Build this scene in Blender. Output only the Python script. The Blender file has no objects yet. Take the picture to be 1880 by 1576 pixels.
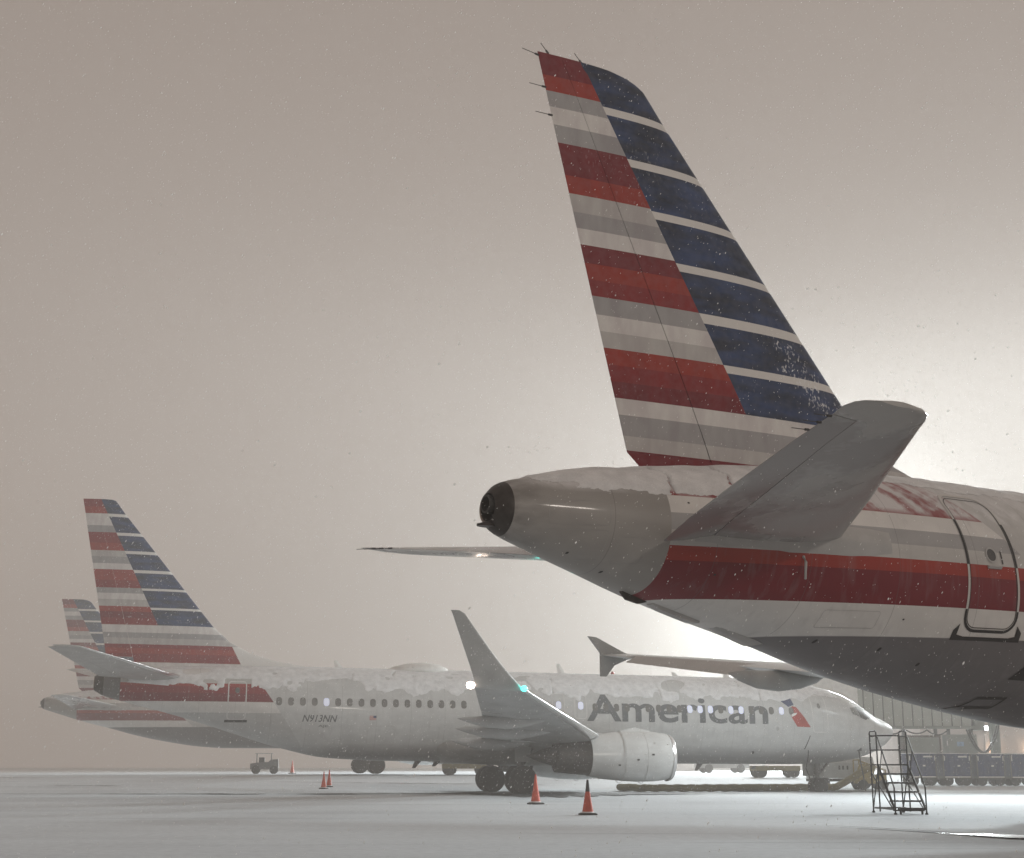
import bpy, bmesh, math, random
import numpy as np
from mathutils import Vector, Matrix, noise
random.seed(7)
R = math.radians
S = bpy.context.scene
COL = S.collection

# ------------------------------------------------------------------ camera
cam = bpy.data.cameras.new('camera')
cam_o = bpy.data.objects.new('camera', cam); COL.objects.link(cam_o)
cam_o.location = (0, 0, 1.225)
cam_o.rotation_euler = (math.pi/2 + 0.2333, 0, 0)
cam.sensor_width = 36.0; cam.lens = 36.0*2600/1880
cam.clip_end = 3000; cam.clip_start = 0.05
S.camera = cam_o

# ------------------------------------------------------------------ sky: low snow cloud at night, lit warm by the town
SKY_COL, SKY_STR = (0.64, 0.515, 0.445), 0.425
world = bpy.data.worlds.new('World'); S.world = world; world.use_nodes = True
wn = world.node_tree; bg = wn.nodes['Background']
bg.inputs['Color'].default_value = (*SKY_COL, 1); bg.inputs['Strength'].default_value = SKY_STR

S.view_settings.view_transform = 'Standard'; S.view_settings.look = 'None'
S.view_settings.exposure = 0.0; S.view_settings.gamma = 1.0; S.view_settings.use_curve_mapping = False
S.cycles.use_denoising = True
S.cycles.max_bounces = 5; S.cycles.diffuse_bounces = 3; S.cycles.glossy_bounces = 3
S.cycles.volume_bounces = 1; S.cycles.transmission_bounces = 3
S.cycles.caustics_reflective = False; S.cycles.caustics_refractive = False
S.cycles.sample_clamp_indirect = 6

# lamps of the apron, some unseen ones added for their light: (x, y, lamp height, watts, colour); masts are built around them below
FLOOD_COL = (0.93, 1.0, 1.01)
MASTS = [
    (34.6, 200.0, 18.6, 780000, 'tall floodlight mast with railed platform behind the dark tail cone'),
    (45.0, 170.0, 26.5, 330000, 'floodlight mast hidden behind the near fuselage'),
    (31.0, 60.0, 14.0, 46000, 'floodlight mast standing beside the boarding bridge, out past the blue carts'),
    (30.0, -32.0, 22.0, 26000, 'floodlight mast behind the photographer, lighting the near tail'),
    (100.0, 165.0, 44.0, 600000, 'unseen very tall floodlight mast, added to carry the haze glow upward'),  # added out of view, for glow high in the haze
    (-112.0, 205.0, 18.0, 50000, 'unseen orange sodium floodlight mast, added far left to warm the haze'),  # added out of view, to tint the haze low at left
]
HAZE_DENSITY, HAZE_G = 0.0026, 0.10

# ------------------------------------------------------------------ helpers
def tag(o, label=None, cat=None, group=None, kind=None):
    if label: o['label'] = label
    if cat: o['category'] = cat
    if group: o['group'] = group
    if kind: o['kind'] = kind
    return o

def empty(name, loc=(0, 0, 0), rz=0.0):
    o = bpy.data.objects.new(name, None); COL.objects.link(o)
    o.location = loc; o.rotation_euler = (0, 0, rz); o.empty_display_size = 0.2
    return o

def ob(name, mesh, parent=None, loc=None, rot=None):
    o = bpy.data.objects.new(name, mesh); COL.objects.link(o)
    if parent: o.parent = parent
    if loc: o.location = loc
    if rot: o.rotation_euler = rot
    return o

def mk(name, verts, faces, mat, parent=None, smooth=False, angle=35, loc=None, rot=None):
    me = bpy.data.meshes.new(name)
    me.from_pydata([tuple(v) for v in verts], [], [tuple(f) for f in faces]); me.validate(); me.update()
    if mat: me.materials.append(mat)
    if smooth: shade(me, angle)
    return ob(name, me, parent, loc, rot)

def shade(me, angle=35):
    bm = bmesh.new(); bm.from_mesh(me)
    bmesh.ops.recalc_face_normals(bm, faces=bm.faces)
    for f in bm.faces: f.smooth = True
    for e in bm.edges:
        if len(e.link_faces) == 2 and e.calc_face_angle(0) > R(angle): e.smooth = False
    bm.to_mesh(me); bm.free()

class MB:
    """collects simple solids into one mesh"""
    def __init__(s): s.v = []; s.f = []
    def add(s, v, f):
        n = len(s.v); s.v += [tuple(p) for p in v]; s.f += [tuple(i+n for i in q) for q in f]; return s
    def box(s, c, d, M=None):
        x, y, z = d[0]/2, d[1]/2, d[2]/2
        v = [Vector((a*x, b*y, e*z)) for e in (-1, 1) for b in (-1, 1) for a in (-1, 1)]
        if M: v = [M @ p for p in v]
        v = [p + Vector(c) for p in v]
        return s.add(v, [(0, 2, 3, 1), (4, 5, 7, 6), (0, 1, 5, 4), (2, 6, 7, 3), (0, 4, 6, 2), (1, 3, 7, 5)])
    def tube(s, pts, r, n=8, r2=None):
        pts = [Vector(p) for p in pts]; rings = []
        for i, p in enumerate(pts):
            t = (pts[min(i+1, len(pts)-1)] - pts[max(i-1, 0)]).normalized()
            a = Vector((0, 0, 1)) if abs(t.z) < .9 else Vector((1, 0, 0))
            u = t.cross(a).normalized(); w = t.cross(u)
            rr = r if r2 is None else r + (r2-r)*i/max(1, len(pts)-1)
            rings.append([p + u*rr*math.cos(k*2*math.pi/n) + w*rr*math.sin(k*2*math.pi/n) for k in range(n)])
        return s.loft(rings)
    def loft(s, rings, cap=True):
        n = len(rings[0]); v = [p for r in rings for p in r]; f = []
        for i in range(len(rings)-1):
            for k in range(n):
                a = i*n+k; b = i*n+(k+1) % n
                f.append((a, b, b+n, a+n))
        if cap:
            f.append(tuple(range(n-1, -1, -1))); f.append(tuple(range((len(rings)-1)*n, len(rings)*n)))
        return s.add(v, f)
    def lathe(s, prof, n=24, axis='x', c=(0, 0, 0), cap=True):
        rings = []
        for a, r in prof:
            ring = []
            for k in range(n):
                t = k*2*math.pi/n; u, w = r*math.cos(t), r*math.sin(t)
                p = {'x': (a, u, w), 'y': (u, a, w), 'z': (u, w, a)}[axis]
                ring.append(Vector(p) + Vector(c))
            rings.append(ring)
        return s.loft(rings, cap)
    def out(s, name, mat, parent=None, smooth=False, angle=35, loc=None, rot=None):
        return mk(name, s.v, s.f, mat, parent, smooth, angle, loc, rot)

def ground_z(x, y):
    t = (y-62) - 0.3*x
    q = min(1, max(0, (t-3)/40)); return 0.6*q*q*(3-2*q)

# ------------------------------------------------------------------ materials
def lin(c): return tuple((x/12.92 if x <= .04045 else ((x+.055)/1.055)**2.4) for x in c)

class NT:
    def __init__(s, name):
        s.m = bpy.data.materials.new(name); s.m.use_nodes = True; s.t = s.m.node_tree
        s.b = s.t.nodes['Principled BSDF']; s.tc = None
    def n(s, t, **kw):
        o = s.t.nodes.new(t)
        for k, v in kw.items(): setattr(o, k, v)
        return o
    def l(s, a, b): s.t.links.new(a, b)
    def obj(s):
        if not s.tc: s.tc = s.n('ShaderNodeTexCoord')
        return s.tc.outputs['Object']
    def sep(s):
        x = s.n('ShaderNodeSeparateXYZ'); s.l(s.obj(), x.inputs[0]); return x.outputs
    def math(s, op, a, b=None, clamp=False):
        o = s.n('ShaderNodeMath', operation=op, use_clamp=clamp)
        for i, v in enumerate((a, b)):
            if v is None: continue
            if isinstance(v, (int, float)): o.inputs[i].default_value = v
            else: s.l(v, o.inputs[i])
        return o.outputs[0]
    def ramp(s, fac, stops, interp='LINEAR'):
        o = s.n('ShaderNodeValToRGB'); r = o.color_ramp; r.interpolation = interp
        while len(r.elements) < len(stops): r.elements.new(0.5)
        for e, (p, c) in zip(r.elements, sorted(stops, key=lambda q: q[0])):
            e.position = p; e.color = (*c, 1)
        s.l(fac, o.inputs[0]); return o.outputs[0]
    def noise(s, scale, detail=4, vec=None, scl=None):
        o = s.n('ShaderNodeTexNoise'); o.inputs['Scale'].default_value = scale; o.inputs['Detail'].default_value = detail
        v = vec or s.obj()
        if scl:
            mp = s.n('ShaderNodeMapping'); mp.inputs['Scale'].default_value = scl; s.l(v, mp.inputs[0]); v = mp.outputs[0]
        s.l(v, o.inputs['Vector']); return o.outputs['Fac']
    def mix(s, f, a, b, mode='MIX'):
        o = s.n('ShaderNodeMix', data_type='RGBA', blend_type=mode)
        for i, v in ((0, f), (6, a), (7, b)):
            if isinstance(v, (int, float)): o.inputs[i].default_value = v
            elif isinstance(v, tuple): o.inputs[i].default_value = (*v, 1)
            else: s.l(v, o.inputs[i])
        return o.outputs[2]
    def bump(s, h, strength=.2, dist=.01):
        o = s.n('ShaderNodeBump'); o.inputs['Strength'].default_value = strength; o.inputs['Distance'].default_value = dist
        s.l(h, o.inputs['Height']); s.l(o.outputs[0], s.b.inputs['Normal'])
    def done(s, col, rough=.5, metal=0, spec=.5, coat=0):
        if isinstance(col, tuple): s.b.inputs['Base Color'].default_value = (*col, 1)
        else: s.l(col, s.b.inputs['Base Color'])
        if isinstance(rough, (int, float)): s.b.inputs['Roughness'].default_value = rough
        else: s.l(rough, s.b.inputs['Roughness'])
        s.b.inputs['Metallic'].default_value = metal; s.b.inputs['Specular IOR Level'].default_value = spec
        s.b.inputs['Coat Weight'].default_value = coat; s.b.inputs['Coat Roughness'].default_value = .09
        return s.m

def plain(name, col, rough=.5, metal=0, var=.25, scale=6, bump=0, spec=.5):
    t = NT(name); f = t.noise(scale, 5)
    c = t.ramp(f, [(.3, tuple(x*(1-var) for x in col)), (.7, tuple(min(1, x*(1+var)) for x in col))])
    if bump: t.bump(t.noise(scale*6, 4), bump, .01)
    return t.done(c, rough, metal, spec)

def emit(name, col, strength):
    t = NT(name); t.b.inputs['Emission Color'].default_value = (*col, 1); t.b.inputs['Emission Strength'].default_value = strength
    return t.done(col, .3)

RED_D, RED_M, RED_B = (.185, .008, .018), (.25, .011, .016), (.33, .026, .016)
GR, LG, LT = (.380, .380, .385), (.520, .515, .500), (.700, .690, .670)
NAVY_D, NAVY = (.012, .019, .048), (.026, .055, .150)

def livery_fin(name, red, white, diag, lowcut, zr, red_low=None, frost=None):
    """red / grey bands behind a slanted line, navy with thin white stripes ahead of it"""
    t = NT(name); x, y, z = t.sep()[0:3]
    z0, z1 = zr; nz = lambda v: max(0, min(1, (v-z0)/(z1-z0)))
    zn = t.math('DIVIDE', t.math('SUBTRACT', z, z0), z1-z0)
    a = t.ramp(zn, [(nz(v), c) for v, c in red], 'CONSTANT')
    st = [(0, LT)]
    for top, w in white:
        st += [(nz(top-w), LT), (nz(top), NAVY)]
    st = [(0, NAVY)] + st[1:]
    b = t.ramp(zn, st, 'CONSTANT')
    nb = t.noise(2.2, 6, scl=(.6, 1, 2.2))
    b = t.mix(t.ramp(nb, [(.36, (0,)*3), (.64, (1,)*3)]), t.mix(t.math('GREATER_THAN', .3, b), b, t.mix(1.0, b, (.42, .36, .30), 'MULTIPLY')), b)
    ns = t.noise(5, 5, scl=(1.0, 1, .35))
    a = t.mix(t.ramp(ns, [(.35, (.55,)*3), (.65, (0,)*3)]), a, t.mix(1.0, a, (.72, .66, .70), 'MULTIPLY'))
    ds, dz, dx = diag            # x at z=dz is dx, growing by ds per metre downwards (sign in ds)
    lim = t.math('ADD', t.math('MULTIPLY', t.math('SUBTRACT', dz, z), ds), dx)
    front = t.math('GREATER_THAN', x, lim)
    front = t.math('MULTIPLY', front, t.math('GREATER_THAN', z, lowcut))
    c = t.mix(front, a, b)
    if red_low:                  # lowest red band ends at a slanted front edge
        zt, xf, sl = red_low
        m = t.math('MULTIPLY', t.math('LESS_THAN', z, zt), t.math('GREATER_THAN', x, t.math('ADD', t.math('MULTIPLY', t.math('SUBTRACT', zt, z), sl), xf)))
        c = t.mix(m, c, LT)
    # frost and grime
    g = t.noise(9, 6); c = t.mix(t.ramp(g, [(.35, (.14,)*3), (.65, (0,)*3)]), c, t.mix(.5, c, (.35, .35, .36)))
    fr = t.noise(26, 5, scl=(1, 1, .6)); band = t.noise(.55, 3)
    mk_ = t.math('MULTIPLY', t.ramp(fr, [(.60, (0,)*3), (.66, (1,)*3)]), t.ramp(band, [(.56, (0,)*3), (.66, (1,)*3)]))
    c = t.mix(t.math('MULTIPLY', mk_, .22), c, (.75, .76, .78))
    if frost:
        fx, fz, ax, az = frost
        dx_ = t.math('DIVIDE', t.math('SUBTRACT', t.math('ADD', x, t.math('MULTIPLY', z, .857)), fx), ax); dz_ = t.math('DIVIDE', t.math('SUBTRACT', z, fz), az)
        rr = t.math('ADD', t.math('MULTIPLY', dx_, dx_), t.math('MULTIPLY', dz_, dz_))
        sp = t.math('ADD', t.math('MULTIPLY', t.noise(24, 7, scl=(1.0, 1.0, .7)), .6), t.math('MULTIPLY', t.noise(5, 4, scl=(1, 1, .6)), .4))
        th = t.math('SUBTRACT', sp, t.math('MULTIPLY', t.math('MINIMUM', rr, 1.0), .16))
        c = t.mix(t.ramp(th, [(.515, (0,)*3), (.60, (.85,)*3)]), c, (.78, .79, .80))
    t.bump(t.noise(14, 3), .05, .01)
    return t.done(c, t.ramp(g, [(.3, (.36,)*3), (.7, (.55,)*3)]), 0, .28)

def livery_body(name, bands, x_aft, front, belly, base=(.52, .52, .51), cone=(.33, .32, .305), frost=None):
    """tail stripes on z bands between x_aft and a slanted front edge; grey belly, its soft edge on the middle jet painted-in shade"""
    t = NT(name); x, y, z = t.sep()[0:3]
    z0, z1 = 1.0, 6.6; nz = lambda v: (v-z0)/(z1-z0)
    zn = t.math('DIVIDE', t.math('SUBTRACT', z, z0), z1-z0)
    c = t.ramp(zn, [(nz(v), q) for v, q in bands], 'CONSTANT')
    fx, fz, fs = front
    lim = t.math('ADD', t.math('MULTIPLY', t.math('SUBTRACT', fz, z), fs), fx)
    m = t.math('MULTIPLY', t.math('GREATER_THAN', x, x_aft), t.math('LESS_THAN', x, lim))
    c = t.mix(m, base, c)
    c = t.mix(t.math('LESS_THAN', x, x_aft), c, cone)
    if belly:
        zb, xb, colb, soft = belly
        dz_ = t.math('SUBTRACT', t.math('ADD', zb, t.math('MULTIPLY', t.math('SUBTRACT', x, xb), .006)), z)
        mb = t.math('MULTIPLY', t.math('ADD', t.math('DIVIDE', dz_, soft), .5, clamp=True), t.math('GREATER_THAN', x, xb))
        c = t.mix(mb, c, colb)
    if frost:                     # thin snow still clinging to the upper skin, slid off along slanted tracks
        sl = t.math('ADD', x, t.math('MULTIPLY', z, .95))
        cb = t.n('ShaderNodeCombineXYZ'); t.l(t.math('MULTIPLY', sl, 2.3), cb.inputs[0]); t.l(t.math('MULTIPLY', z, .55), cb.inputs[1])
        trk = t.noise(1.0, 5, vec=cb.outputs[0]); gr = t.noise(7, 6)
        f_ = t.math('MULTIPLY', t.ramp(t.math('DIVIDE', t.math('SUBTRACT', z, 4.90), .5), [(.06, (0,)*3), (.30, (1,)*3)]), t.ramp(t.math('ADD', trk, t.math('MULTIPLY', gr, .35)), [(.56, (.12,)*3), (.72, (.92,)*3)]))
        c = t.mix(f_, c, (.66, .66, .665))
    g = t.noise(1.7, 6, scl=(1, 1, 2.0))
    c = t.mix(t.ramp(g, [(.38, (.32,)*3), (.66, (0,)*3)]), c, t.mix(1.0, c, (.66, .66, .67), 'MULTIPLY'))
    if frost:                     # soot round the exhaust, dirt running down the skin
        so = t.math('MULTIPLY', t.ramp(x, [(.12, (1,)*3), (.75, (0,)*3)]), t.ramp(t.noise(3.2, 6, scl=(.5, 1, 1.4)), [(.38, (0,)*3), (.62, (.8,)*3)]))
        c = t.mix(so, c, (.10, .095, .09))
    st = t.noise(3.5, 5, scl=(2.2, 1, .25))
    c = t.mix(t.ramp(st, [(.55, (0,)*3), (.75, (.22,)*3)]), c, (.30, .29, .29))
    # skin panel seams (thin darker lines round the barrel)
    fr = t.math('FRACT', t.math('DIVIDE', x, 1.52))
    seam = t.math('LESS_THAN', fr, .008)
    c = t.mix(t.math('MULTIPLY', seam, .35), c, (.10, .10, .10))
    t.bump(t.noise(1.1, 2, scl=(1, 1.5, 1.5)), .06, .05)
    return t.done(c, t.ramp(g, [(.3, (.34,)*3), (.7, (.52,)*3)]), 0, .30, .13)

M = {}
M['metal_grey'] = plain('painted_grey_metal', (.42, .42, .415), .42, 0, .12, 2.5)
M['under_grey'] = plain('grey_underside_paint', (.29, .29, .285), .38, 0, .18, 1.6)
M['wing_grey'] = plain('grey_wing_paint', (.30, .30, .30), .40, 0, .18, 1.3)
t = NT('frosted_tailplane_paint'); f1 = t.noise(.75, 5, scl=(1, .55, 1)); f2 = t.noise(11, 6)
c_ = t.ramp(t.math('ADD', f1, t.math('MULTIPLY', f2, .10)), [(.50, (.25, .235, .235)), (.545, (.335, .33, .325)), (.60, (.41, .405, .395))])
M['tail_under'] = t.done(c_, t.ramp(f1, [(.48, (.22,)*3), (.6, (.5,)*3)]), 0, .5, .25)
M['wing_pale'] = plain('pale_grey_wing_paint', (.46, .45, .44), .40, 0, .10, 1.3)
M['bare'] = plain('bare_aluminium', (.72, .72, .72), .28, .9, .08, 4)
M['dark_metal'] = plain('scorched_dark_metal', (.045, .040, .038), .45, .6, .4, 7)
M['black'] = plain('black_rubber', (.016, .016, .017), .75, 0, .3, 9, .2)
M['blackpaint'] = plain('black_paint', (.012, .012, .014), .5, 0, .2, 9)
M['white'] = plain('white_paint', (.72, .72, .70), .45, 0, .08, 4)
M['nac'] = plain('pale_grey_cowl_paint', (.56, .57, .565), .22, 0, .10, 1.2)
M['steel'] = plain('weathered_steel', (.055, .055, .055), .55, .5, .3, 8)
M['strut'] = plain('grey_strut_metal', (.12, .12, .12), .45, .4, .25, 8)
M['glass'] = plain('dark_window_glass', (.06, .062, .065), .12, 0, .2, 3)
M['glass_far'] = plain('grey_window_glass', (.17, .17, .165), .25, 0, .35, 1.1)
M['glass_lit'] = emit('lit_cabin_window', (.74, .78, .95), .27)
M['letter'] = plain('charcoal_lettering_paint', (.105, .115, .125), .5, 0, .15, 3)
M['door_line'] = plain('pale_seam_paint', (.62, .62, .61), .5, 0, .1, 3)
M['seam'] = plain('dark_seam', (.03, .03, .03), .6, 0, .2, 6)
M['red'] = plain('red_livery_paint', (.36, .035, .025), .42, 0, .12, 3)
M['orange'] = plain('faded_orange_cone_plastic', (.56, .075, .035), .55, 0, .18, 7, .1)
M['blue'] = plain('blue_cart_curtain', (.012, .028, .11), .6, 0, .3, 2.5, .2)
M['yellow'] = plain('yellow_machine_paint', (.27, .20, .055), .5, 0, .2, 4)
M['olive'] = plain('dull_yellow_hose_fabric', (.15, .125, .045), .75, 0, .25, 5, .3)
M['concrete'] = plain('terminal_wall_render', (.42, .37, .35), .8, 0, .12, .7, .1)
M['bridge'] = plain('bridge_panel_paint', (.36, .38, .345), .5, 0, .10, .9)
M['bridge_d'] = plain('bridge_dark_trim', (.12, .125, .12), .55, 0, .2, 2)
M['cab'] = plain('bridge_cabinet_paint', (.24, .26, .235), .5, 0, .12, 1.4)
M['brown'] = plain('brown_canvas', (.10, .085, .075), .7, 0, .2, 3)
M['tank'] = plain('pale_tank_paint', (.40, .42, .42), .45, 0, .12, 2)

def snow_mat(name, a, b, s1, bump):
    t = NT(name); f = t.noise(s1, 7); f2 = t.noise(s1*9, 5)
    c = t.ramp(f, [(.32, a), (.66, b)])
    c = t.mix(.25, c, t.ramp(f2, [(.35, tuple(q*.85 for q in a)), (.7, b)]))
    h = t.math('ADD', f, t.math('MULTIPLY', f2, .35)); t.bump(h, bump, .03)
    m = t.done(c, .75, 0, .25); return m
M['snow'] = snow_mat('settled_snow', (.62, .63, .64), (.80, .81, .82), 4.0, .8)

# ------------------------------------------------------------------ ground
def make_ground():
    xs = sorted(set([-260, -200, -150, -110] + list(np.arange(-80, 81, 2.0)) + [110, 150, 200, 260]))
    ys = sorted(set(list(np.arange(-50, 0, 10.0)) + list(np.arange(0, 130, 1.5)) + [135, 145, 160, 180, 210, 250, 300, 360, 430]))
    v = []; f = []
    for y in ys:
        for x in xs:
            d = math.hypot(x, y)
            v.append((x, y, ground_z(x, y) + 0.012*noise.noise(Vector((x*.13, y*.13, 0)))*min(1, d/20)))
    n = len(xs)
    for j in range(len(ys)-1):
        for i in range(n-1):
            f.append((j*n+i, j*n+i+1, (j+1)*n+i+1, (j+1)*n+i))
    t = NT('snowy_apron')
    big = t.noise(.055, 5, scl=(.35, 1, 1)); mid = t.noise(.5, 6, scl=(.3, 1, 1)); fine = t.noise(5.5, 6)
    c = t.ramp(big, [(.30, (0.418, 0.449, 0.475)), (.5, (0.531, 0.563, 0.589)), (.7, (0.595, 0.631, 0.659))])
    c = t.mix(.45, c, t.ramp(mid, [(.3, (0.402, 0.431, 0.458)), (.5, (0.531, 0.563, 0.589)), (.72, (0.619, 0.656, 0.687))]))
    c = t.mix(.35, c, t.ramp(fine, [(.32, (0.402, 0.423, 0.448)), (.55, (0.563, 0.597, 0.625)), (.75, (0.642, 0.676, 0.713))]))
    # thin spots where the dark pavement shows through, drawn out along the wind
    thin = t.noise(.9, 8, scl=(.10, 1, 1)); area = t.noise(.035, 3)
    k = t.math('MULTIPLY', t.ramp(thin, [(.60, (0,)*3), (.72, (1,)*3)]), t.ramp(area, [(.42, (0,)*3), (.62, (1,)*3)]))
    c = t.mix(t.math('MULTIPLY', k, .6), c, (0.136, 0.143, 0.155))
    h = t.math('ADD', t.math('MULTIPLY', mid, .6), t.math('MULTIPLY', fine, .4)); t.bump(h, .3, .04)
    m = t.done(c, t.ramp(mid, [(.3, (.85,)*3), (.7, (1.0,)*3)]), 0, .06)
    o = mk('ground', v, f, m, smooth=True, angle=180)
    tag(o, 'thin fresh snow lying over the airport apron', kind='structure')
make_ground()

def wet_mat(name, col, rough):
    t = NT(name); f = t.noise(1.6, 7, scl=(.25, 1, 1)); f2 = t.noise(14, 5)
    c = t.ramp(f, [(.35, col), (.52, tuple(q*1.5 for q in col)), (.62, (.38, .385, .39)), (.75, (.6, .605, .61))])
    r = t.ramp(f, [(.35, (rough,)*3), (.62, (.35,)*3)]); t.bump(f2, .08, .01)
    return t.done(c, r, 0, .5)
M['wet'] = wet_mat('wet_pavement', (.035, .036, .038), .10)
def slush_shade_mat():  # dark matte colour stands in for belly reflection and wheel shadow
    t = NT('slush_and_painted_shade'); f = t.noise(2.4, 7, scl=(.3, 1, 1)); f2 = t.noise(16, 5)
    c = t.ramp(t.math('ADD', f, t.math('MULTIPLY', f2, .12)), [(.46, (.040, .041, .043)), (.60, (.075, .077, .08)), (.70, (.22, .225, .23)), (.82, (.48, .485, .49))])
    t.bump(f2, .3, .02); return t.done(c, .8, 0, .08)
M['slush_and_shade'] = slush_shade_mat()

def streak(name, pts, mat, seed, step=.25):
    """ragged wet strip: pts = (x, y, half width) along its length"""
    v = []; f = []; P = []
    for (a, b) in zip(pts[:-1], pts[1:]):
        L = math.hypot(b[0]-a[0], b[1]-a[1]); n = max(1, int(L/step))
        for i in range(n): P.append([a[k]+(b[k]-a[k])*i/n for k in range(3)])
    P.append(list(pts[-1]))
    for i, (x, y, w) in enumerate(P):
        a = noise.noise(Vector((x*1.7, seed, 0))); b = noise.noise(Vector((x*1.7, seed+9, 0)))
        a2 = noise.noise(Vector((x*.45, seed+3, 0))); wv = noise.noise(Vector((x*.3, seed+5, 0)))*w*.6
        e = min(1, i/4, (len(P)-1-i)/4)
        hi, lo = w*e*max(.05, .7+.8*a+.5*a2), w*e*max(.05, .7+.8*b+.5*a2)
        for q in (y+wv+hi, y+wv-lo): v.append((x, q, ground_z(x, q)+.026))
    for i in range(len(P)-1): f.append((2*i, 2*i+1, 2*i+3, 2*i+2))
    tag(mk(name, v, f, mat), kind='structure')
streak('meltwater_and_shade', [(5.6, 30.9, .03), (6.6, 30.2, .10), (7.3, 28.8, .22), (8.0, 27.4, .35), (8.6, 26.7, .1)], M['slush_and_shade'], 1.1)
streak('meltwater_and_shade', [(7.7, 27.0, .05), (8.3, 26.3, .7), (9.2, 25.6, 1.2), (11, 25.0, 1.6), (14, 25, 1.4), (18, 25, .3)], M['wet'], 9.1)
streak('meltwater_and_shade', [(-4.0, 65.5, .3), (-2.2, 65.0, 2.2), (-.6, 64.5, 5.0), (1.0, 62.5, 6.0), (2.6, 61.5, 6.0), (4.0, 62.5, 4.5), (5.6, 64.0, 2.0), (9.0, 65.0, .5), (12, 66, .1)], M['slush_and_shade'], 2.2)  # wet patch, darkened in colour to imitate belly reflection and main wheel shadow
streak('meltwater_and_shade', [(-24, 62.6, .08), (-18, 63.2, .16), (-12, 63.5, .7), (-7, 63.9, .6), (-3, 64.6, .8), (-1, 65, .5)], M['slush_and_shade'], 3.3)
streak('meltwater_and_shade', [(-6, 70, .05), (-3, 69, .35), (0, 68, .9), (3, 67.5, .6)], M['slush_and_shade'], 4.4)
streak('meltwater_and_shade', [(-24.5, 74.5, .1), (-22, 74.6, .35), (-19.5, 74.8, .2)], M['slush_and_shade'], 5.5)
streak('meltwater_and_shade', [(-16, 100, .2), (-11, 99, 1.2), (-5, 99, .9), (4, 98, .3)], M['slush_and_shade'], 6.6)
streak('meltwater_and_shade', [(10.0, 70.6, .3), (11.6, 69.8, 1.2), (13.6, 69.6, 2.6), (16, 70.2, 2.4), (19, 71, .4)], M['slush_and_shade'], 7.7)  # same painted-in dark under the nose wheels
streak('meltwater_and_shade', [(-14, 82, .05), (-6, 81, .25), (2, 80, .2)], M['slush_and_shade'], 8.8)

# ------------------------------------------------------------------ lofted bodies
class Body:
    """fuselage: stations (x forward, z top, z bottom, half width), smoothly interpolated"""
    def __init__(s, st):
        a = np.array(sorted(st), float); s.x = a[:, 0]; s.a = a
        d = np.diff(a, axis=0); s.h = d[:, 0]; sl = d[:, 1:]/s.h[:, None]
        m = np.zeros((len(a), 3)); m[0] = sl[0]; m[-1] = sl[-1]
        for i in range(1, len(a)-1):                       # monotone (Fritsch-Carlson) tangents
            for k in range(3):
                if sl[i-1, k]*sl[i, k] > 0:
                    w1, w2 = 2*s.h[i]+s.h[i-1], s.h[i]+2*s.h[i-1]
                    m[i, k] = (w1+w2)/(w1/sl[i-1, k]+w2/sl[i, k])
        s.m = m
    def at(s, x):
        x = min(max(x, s.x[0]), s.x[-1]); i = min(max(int(np.searchsorted(s.x, x))-1, 0), len(s.h)-1)
        h = s.h[i]; t = (x-s.x[i])/h
        return ((2*t**3-3*t**2+1)*s.a[i, 1:] + (t**3-2*t**2+t)*h*s.m[i] + (-2*t**3+3*t**2)*s.a[i+1, 1:] + (t**3-t**2)*h*s.m[i+1])
    def pt(s, x, ang, off=0.0):
        """ang from the top, positive to port (+y)"""
        t, b, w = s.at(x); zc, hh = (t+b)/2, (t-b)/2
        y, z = w*math.sin(ang), zc + hh*math.cos(ang)
        n = Vector((0, math.sin(ang)/max(w, .01), math.cos(ang)/max(hh, .01))).normalized()
        return Vector((x, y, z)) + n*off
    def side(s, x, z, sd=-1, off=0.0):
        t, b, w = s.at(x); zc, hh = (t+b)/2, (t-b)/2
        return s.pt(x, sd*math.acos(max(-1, min(1, (z-zc)/hh))), off)
    def mesh(s, name, mat, parent, x0=None, x1=None, n=96, step=.2):
        x0 = s.x[0] if x0 is None else x0; x1 = s.x[-1] if x1 is None else x1
        xs = sorted(set([x0, x1] + [float(q) for q in s.x if x0 < q < x1] + list(np.arange(x0, x1, step))))
        xs = [q for i, q in enumerate(xs) if i == 0 or q-xs[i-1] > 1e-4]
        b = MB(); b.loft([[s.pt(x, 2*math.pi*k/n) for k in range(n)] for x in xs])
        return b.out(name, mat, parent, True, 50)

def foil(secs, u0=0.0, u1=1.0, n=14, droop=0.0, droop_tip=None):
    """lofted aerofoil panel. section: (leading point, trailing point, thickness in m, up vector). u0..u1 of the chord"""
    def yt(u):
        u = min(max(u, 0), 1); return 5*(.2969*math.sqrt(u)-.126*u-.3516*u*u+.2843*u**3-.1036*u**4)
    rings = []
    d0, d1 = droop, droop if droop_tip is None else droop_tip
    for si, s in enumerate(secs):
        droop = d0+(d1-d0)*si/max(1, len(secs)-1)
        le, te, th, up = Vector(s[0]), Vector(s[1]), s[2], Vector(s[3])
        a = s[4] if len(s) > 4 else u0; b = s[5] if len(s) > 5 else u1
        us = [a+(b-a)*(.5-.5*math.cos(math.pi*i/n)) if a == 0 else a+(b-a)*i/n for i in range(n+1)]
        ch = (te-le).length
        P = lambda u, sg: le+(te-le)*u + up*(sg*(yt(u)*th + .003)) + Vector((0, 0, -1))*(math.tan(droop)*(u-a)*ch if droop else 0)
        rings.append([P(u, 1) for u in us] + [P(u, -1) for u in reversed(us)])
    b = MB(); b.loft(rings); return b

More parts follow.
